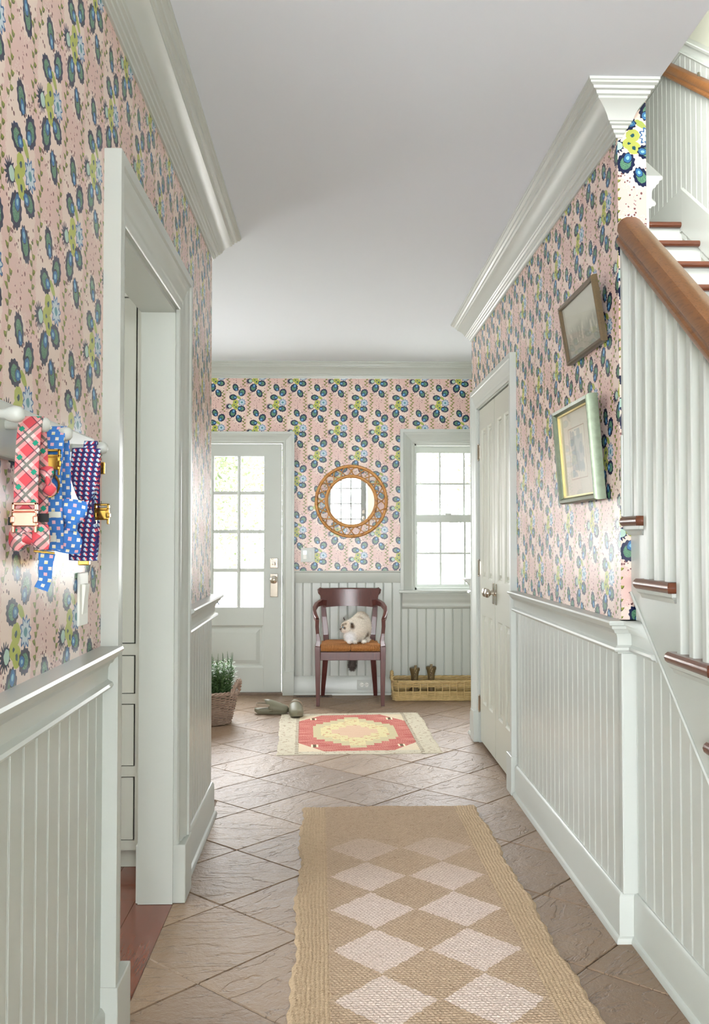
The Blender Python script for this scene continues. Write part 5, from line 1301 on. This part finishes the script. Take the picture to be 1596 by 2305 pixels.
def bow(par, c_, ax, half, wd, m_, nm='bow_tie', face=(0, -1, 0)):
    """two puffed lobes pinched in the middle along direction ax"""
    ax = Vector(ax).normalized(); f = Vector(face).normalized(); sd = ax.cross(f).normalized(); mb = MB()
    for q in (0, 1):
        pts, ws = [], []
        for i in range(13):
            t = -1 + 2 * i / 12; pts.append(Vector(c_) + ax * (t * half) + f * (.004 + .010 * abs(math.sin(PI * t)) * (1 if q else -.6))); ws.append(wd * (.30 + .70 * min(1, abs(t) * 2.0) ** .8))
        mb.ribbon(pts, ws, sd, .002, cross=7, puff=.004 * (1 if q else -1), uv0=.01 * q)
    o = obj(nm, mb, m_, par, smooth=70)
    obj('centre_wrap', MB().ribbon([Vector(c_) + sd * (wd * .26 * math.cos(a)) + f * (.004 + .015 * math.sin(a)) for a in [2 * PI * i / 16 for i in range(17)]], .016, ax, .002, cross=3), m_, o, smooth=70)
    return o
def buckle(par, c_, w_, h_, m_, y):
    b = empty('buckle', c_); b.parent = par; t = .0045
    obj('buckle_frame', MB().box(-w_ / 2, w_ / 2, y - .004, y + .004, h_ / 2 - t, h_ / 2).box(-w_ / 2, w_ / 2, y - .004, y + .004, h_ * .18, h_ * .18 + t).box(-w_ / 2, -w_ / 2 + t, y - .004, y + .004, -h_ * .55, h_ / 2).box(w_ / 2 - t, w_ / 2, y - .004, y + .004, -h_ * .55, h_ / 2), m_, b, bevel=.0012)
    obj('buckle_body', MB().box(-w_ / 2 + .001, w_ / 2 - .001, y - .006, y + .005, -h_ * .34, h_ * .18), m_, b, bevel=.002)
    for e0, e1 in ((-w_ / 2 - .002, -w_ / 2 + .006), (w_ / 2 - .006, w_ / 2 + .002)): obj('buckle_release', MB().box(e0, e1, y - .007, y + .006, -h_ * .22, h_ * .04), m_, b, bevel=.002)
ZP = 1.447
G_ = 'dog collars on the peg rail'
g = empty('dog_collar', (XL + .062, 1.525, ZP), 0, 'pink plaid dog collar with a rose gold buckle', 'dog collar', G_)
strap('strap', g, .205, .030, .038, PLAID); buckle(g, (0, 0, -.152), .040, .046, ROSE, -.032)
bow(g, (.002, -.010, -.186), (1, 0, .05), .030, .040, PLAID, face=(0, -1, .1))
obj('elastic', MB().box(.010, .032, .018, .024, -.085, -.072).box(-.030, -.012, -.022, -.016, -.165, -.152).box(.014, .032, -.018, -.012, -.160, -.146), BLACKE, g)
bow(g, (.020, .022, -.092), (.15, 0, -1), .022, .022, PLAID, face=(.3, -1, 0))
g = empty('dog_collar', (XL + .060, 1.660, ZP), 0, 'bright blue printed dog collar with a gold buckle and ring', 'dog collar', G_)
strap('strap', g, .215, .034, .040, BLUEP); buckle(g, (-.002, 0, -.052), .038, .044, GOLD, -.026)
obj('ring', MB().tube([(.0 + .017 * math.cos(a), -.034, -.094 + .020 * math.sin(a)) for a in [2 * PI * i / 20 for i in range(20)]], .0024, 6, True), GOLD, g, smooth=60)
bow(g, (.030, -.004, -.165), (.15, 0, 1), .046, .044, BLUEP, face=(.35, -1, 0))
obj('second_strap', MB().ribbon([(-.002, -.030, -.09), (.0, -.034, -.13), (.002, -.032, -.17), (0, -.026, -.205)], .046, SXV, .003, cross=4), BLUEP, g, smooth=60)
obj('web_keeper', MB().box(.000, .022, -.040, -.036, -.150, -.140).box(-.004, .014, -.040, -.036, -.192, -.181), WEB, g)
obj('tail', MB().ribbon([(-.006, -.024, -.212), (-.008, -.026, -.235), (-.010, -.020, -.258), (-.016, -.024, -.275)], [.028, .024, .022, .024], (1, .5, 0), .003, cross=4), BLUEP, g, smooth=60)
obj('slide_bar', MB().tube([(-.026, -.032, -.208), (.010, -.034, -.212)], .0022, 6), GOLD, g)
g = empty('dog_collar', (XL + .060, 1.905, ZP), 0, 'purple ice-lolly print dog collar with a large bow', 'dog collar', G_)
strap('strap', g, .235, .026, .026, POPS); bow(g, (-.002, -.034, -.118), (.02, 0, 1), .112, .056, POPS)
buckle(g, (.022, 0, -.135), .030, .040, GOLD, .004)
obj('slide_clip', MB().box(-.016, .006, -.034, -.018, -.240, -.208), GOLD, g, bevel=.002)
obj('web_tag', MB().box(-.030, -.020, -.012, -.008, -.075, -.028), WEB, g); obj('hook', MB().box(.018, .028, .0, .006, -.055, -.030), GOLD, g, bevel=.002)

# ================================================================= outside the entry
GRASS = mat('lawn', rough=.9, build=lambda nt: nt.mix(nt.noise(nt.pos(), .6, 4.0), lin((90, 100, 70)), lin((120, 120, 96)))); DRIVE = mat('pale_drive', rough=.9, build=lambda nt: nt.mix(nt.noise(nt.pos(), 3.0, 4.0), lin((214, 210, 204)), lin((232, 228, 222))))
struct('ground', MB().box(-60, 60, YB + .16, 90, -1.15, -1.05), GRASS, 'sunlit lawn outside the entry', 'ground')
struct('drive', MB().box(-30, 30, 8.6, 62, -1.06, -1.0), DRIVE, 'pale paved drive outside the entry', 'drive')
struct('wall_outside', MB().box(-2.75, 2.13, YB + .15, YB + .17, -1.1, -.0), DRIVE, 'pale foundation under the front door', 'foundation')
BARK = mat('bark', (128, 116, 104), .9)
def leafmat(a, b): return mat('tree_leaf', rough=.7, build=lambda nt: nt.mix(nt.noise(nt.pos(), 1.1, 3.0), lin(a), lin(b)))
LM = [leafmat((60, 74, 42), (78, 90, 58)), leafmat((96, 72, 46), (104, 82, 56)), leafmat((68, 80, 48), (98, 80, 52))]
def tree(loc, h, r, k, label, seed, n=9000):
    t = empty('tree', loc, 0, label, 'tree', 'trees outside the front door'); rr = random.Random(seed)
    tk = MB().tube([(0, 0, 0), (.1, .05, h * .35), (.05, 0, h * .6), (.2, .1, h * .9)], [.20, .16, .12, .05], 8)
    tips = []
    for i in range(9):
        a = i * 2.4; z0 = h * (.30 + .06 * i); L = r * rr.uniform(.6, .95); e = Vector((math.cos(a) * L, math.sin(a) * L, z0 + L * .45)); tk.tube([(.05, 0, z0), Vector((0, 0, z0)).lerp(e, .5) + Vector((0, 0, .15)), e], [.08, .05, .02], 6); tips.append(e)
    obj('trunk', tk, BARK, t, smooth=60)
    rs = np.random.RandomState(seed); ctrs = np.array([tuple(e) for e in tips] + [(rr.uniform(-r, r) * .6, rr.uniform(-r, r) * .6, h * rr.uniform(.45, 1.0)) for _ in range(12)])
    c_ = ctrs[rs.randint(0, len(ctrs), n)] + rs.normal(0, r * .23, (n, 3)); d = rs.normal(0, 1, (n, 3)); d /= np.linalg.norm(d, axis=1)[:, None]; s_ = np.cross(d, rs.normal(0, 1, (n, 3))); s_ /= np.linalg.norm(s_, axis=1)[:, None]
    L = rs.uniform(.09, .17, (n, 1)); V = np.stack([c_ - d * L * .5, c_ + s_ * L * .28, c_ + d * L * .5, c_ - s_ * L * .28], 1).reshape(-1, 3)
    me = bpy.data.meshes.new('foliage'); me.from_pydata(V.tolist(), [], np.arange(n * 4).reshape(-1, 4).tolist()); me.materials.append(LM[k]); o = bpy.data.objects.new('foliage', me); col.objects.link(o); o.parent = t; o['kind'] = 'stuff'
tree((-3.9, 23, -1.0), 5.6, 2.3, 0, 'pale green leafy tree behind the front door glass', 3)
tree((-2.1, 31, -1.0), 7.4, 2.8, 2, 'green tree turning yellow behind the front door glass', 4)
tree((-10.0, 33, -1.0), 7.0, 3.2, 1, 'orange autumn tree farthest behind the front door glass', 5)
tree((3.9, 30, -1.0), 6.5, 1.9, 1, 'thin orange tree seen through the window panes', 6, 1500)
# parked cars, washed out beyond the glass
GLS = mat('car_glass', (50, 60, 72), .1); TYRE = mat('tyre', (60, 60, 62), .8); RLT = mat('tail_light', (236, 120, 84), .3)
def car(name, loc, rz, body, label, s=1.0):
    g = empty(name, loc, rz, label, 'car'); g.scale = (s, s, s)
    P_ = [(-2.2, .45), (-2.25, .80), (-2.05, 1.02), (-1.75, 1.55), (-1.4, 1.68), (.2, 1.68), (.95, 1.12), (1.95, .98), (2.2, .80), (2.2, .42), (1.75, .38), (1.65, .62), (1.35, .74), (1.05, .62), (.95, .38), (-.95, .38), (-1.05, .62), (-1.35, .74), (-1.65, .62), (-1.75, .38)]
    n = len(P_); wz = lambda z: .88 if z < 1.05 else .88 - (z - 1.05) * .35
    vs = [(x, -wz(z), z) for x, z in P_] + [(x, wz(z), z) for x, z in P_]
    obj('car_body', MB().add(vs, [tuple(range(n)), tuple(range(n, 2 * n))[::-1]] + [(i, n + i, n + (i + 1) % n, (i + 1) % n) for i in range(n)]), body, g, bevel=.03)
    for sd in (-1, 1):
        for q in ([(-1.66, 1.12), (-1.42, 1.56), (-.85, 1.58), (-.85, 1.12)], [(-.78, 1.12), (-.78, 1.58), (.12, 1.58), (.72, 1.12)]):
            obj('side_window', MB().add([(x, sd * (wz(z) + .006), z) for x, z in q], [(0, 1, 2, 3)]), GLS, g)
        for wx in (-1.35, 1.35): obj('wheel', MB().lathe([(.10, -.1), (.32, -.1), (.34, -.06), (.34, .06), (.32, .1), (.10, .1)], 20, (wx, sd * .80, .34), 'y'), TYRE, g, smooth=40)
        obj('tail_light', MB().box(-2.27, -2.12, sd * .70 - .1, sd * .70 + .1, .80, 1.0), RLT, g)
    obj('rear_window', MB().add([(-2.02, -.70, 1.10), (-2.02, .70, 1.10), (-1.80, .62, 1.50), (-1.80, -.62, 1.50)], [(0, 1, 2, 3)]), GLS, g)
    return g
car('parked_car', (-3.95, 17.2, -1.0), math.radians(178), mat('silver_blue_car', (46, 54, 66), .3, .0), 'silver blue car parked on the drive behind the door glass')
car('red_car', (5.3, 40.0, -1.0), math.radians(82), mat('red_car_paint', (120, 30, 26), .4), 'small bright red car seen through the lower window panes', .55)
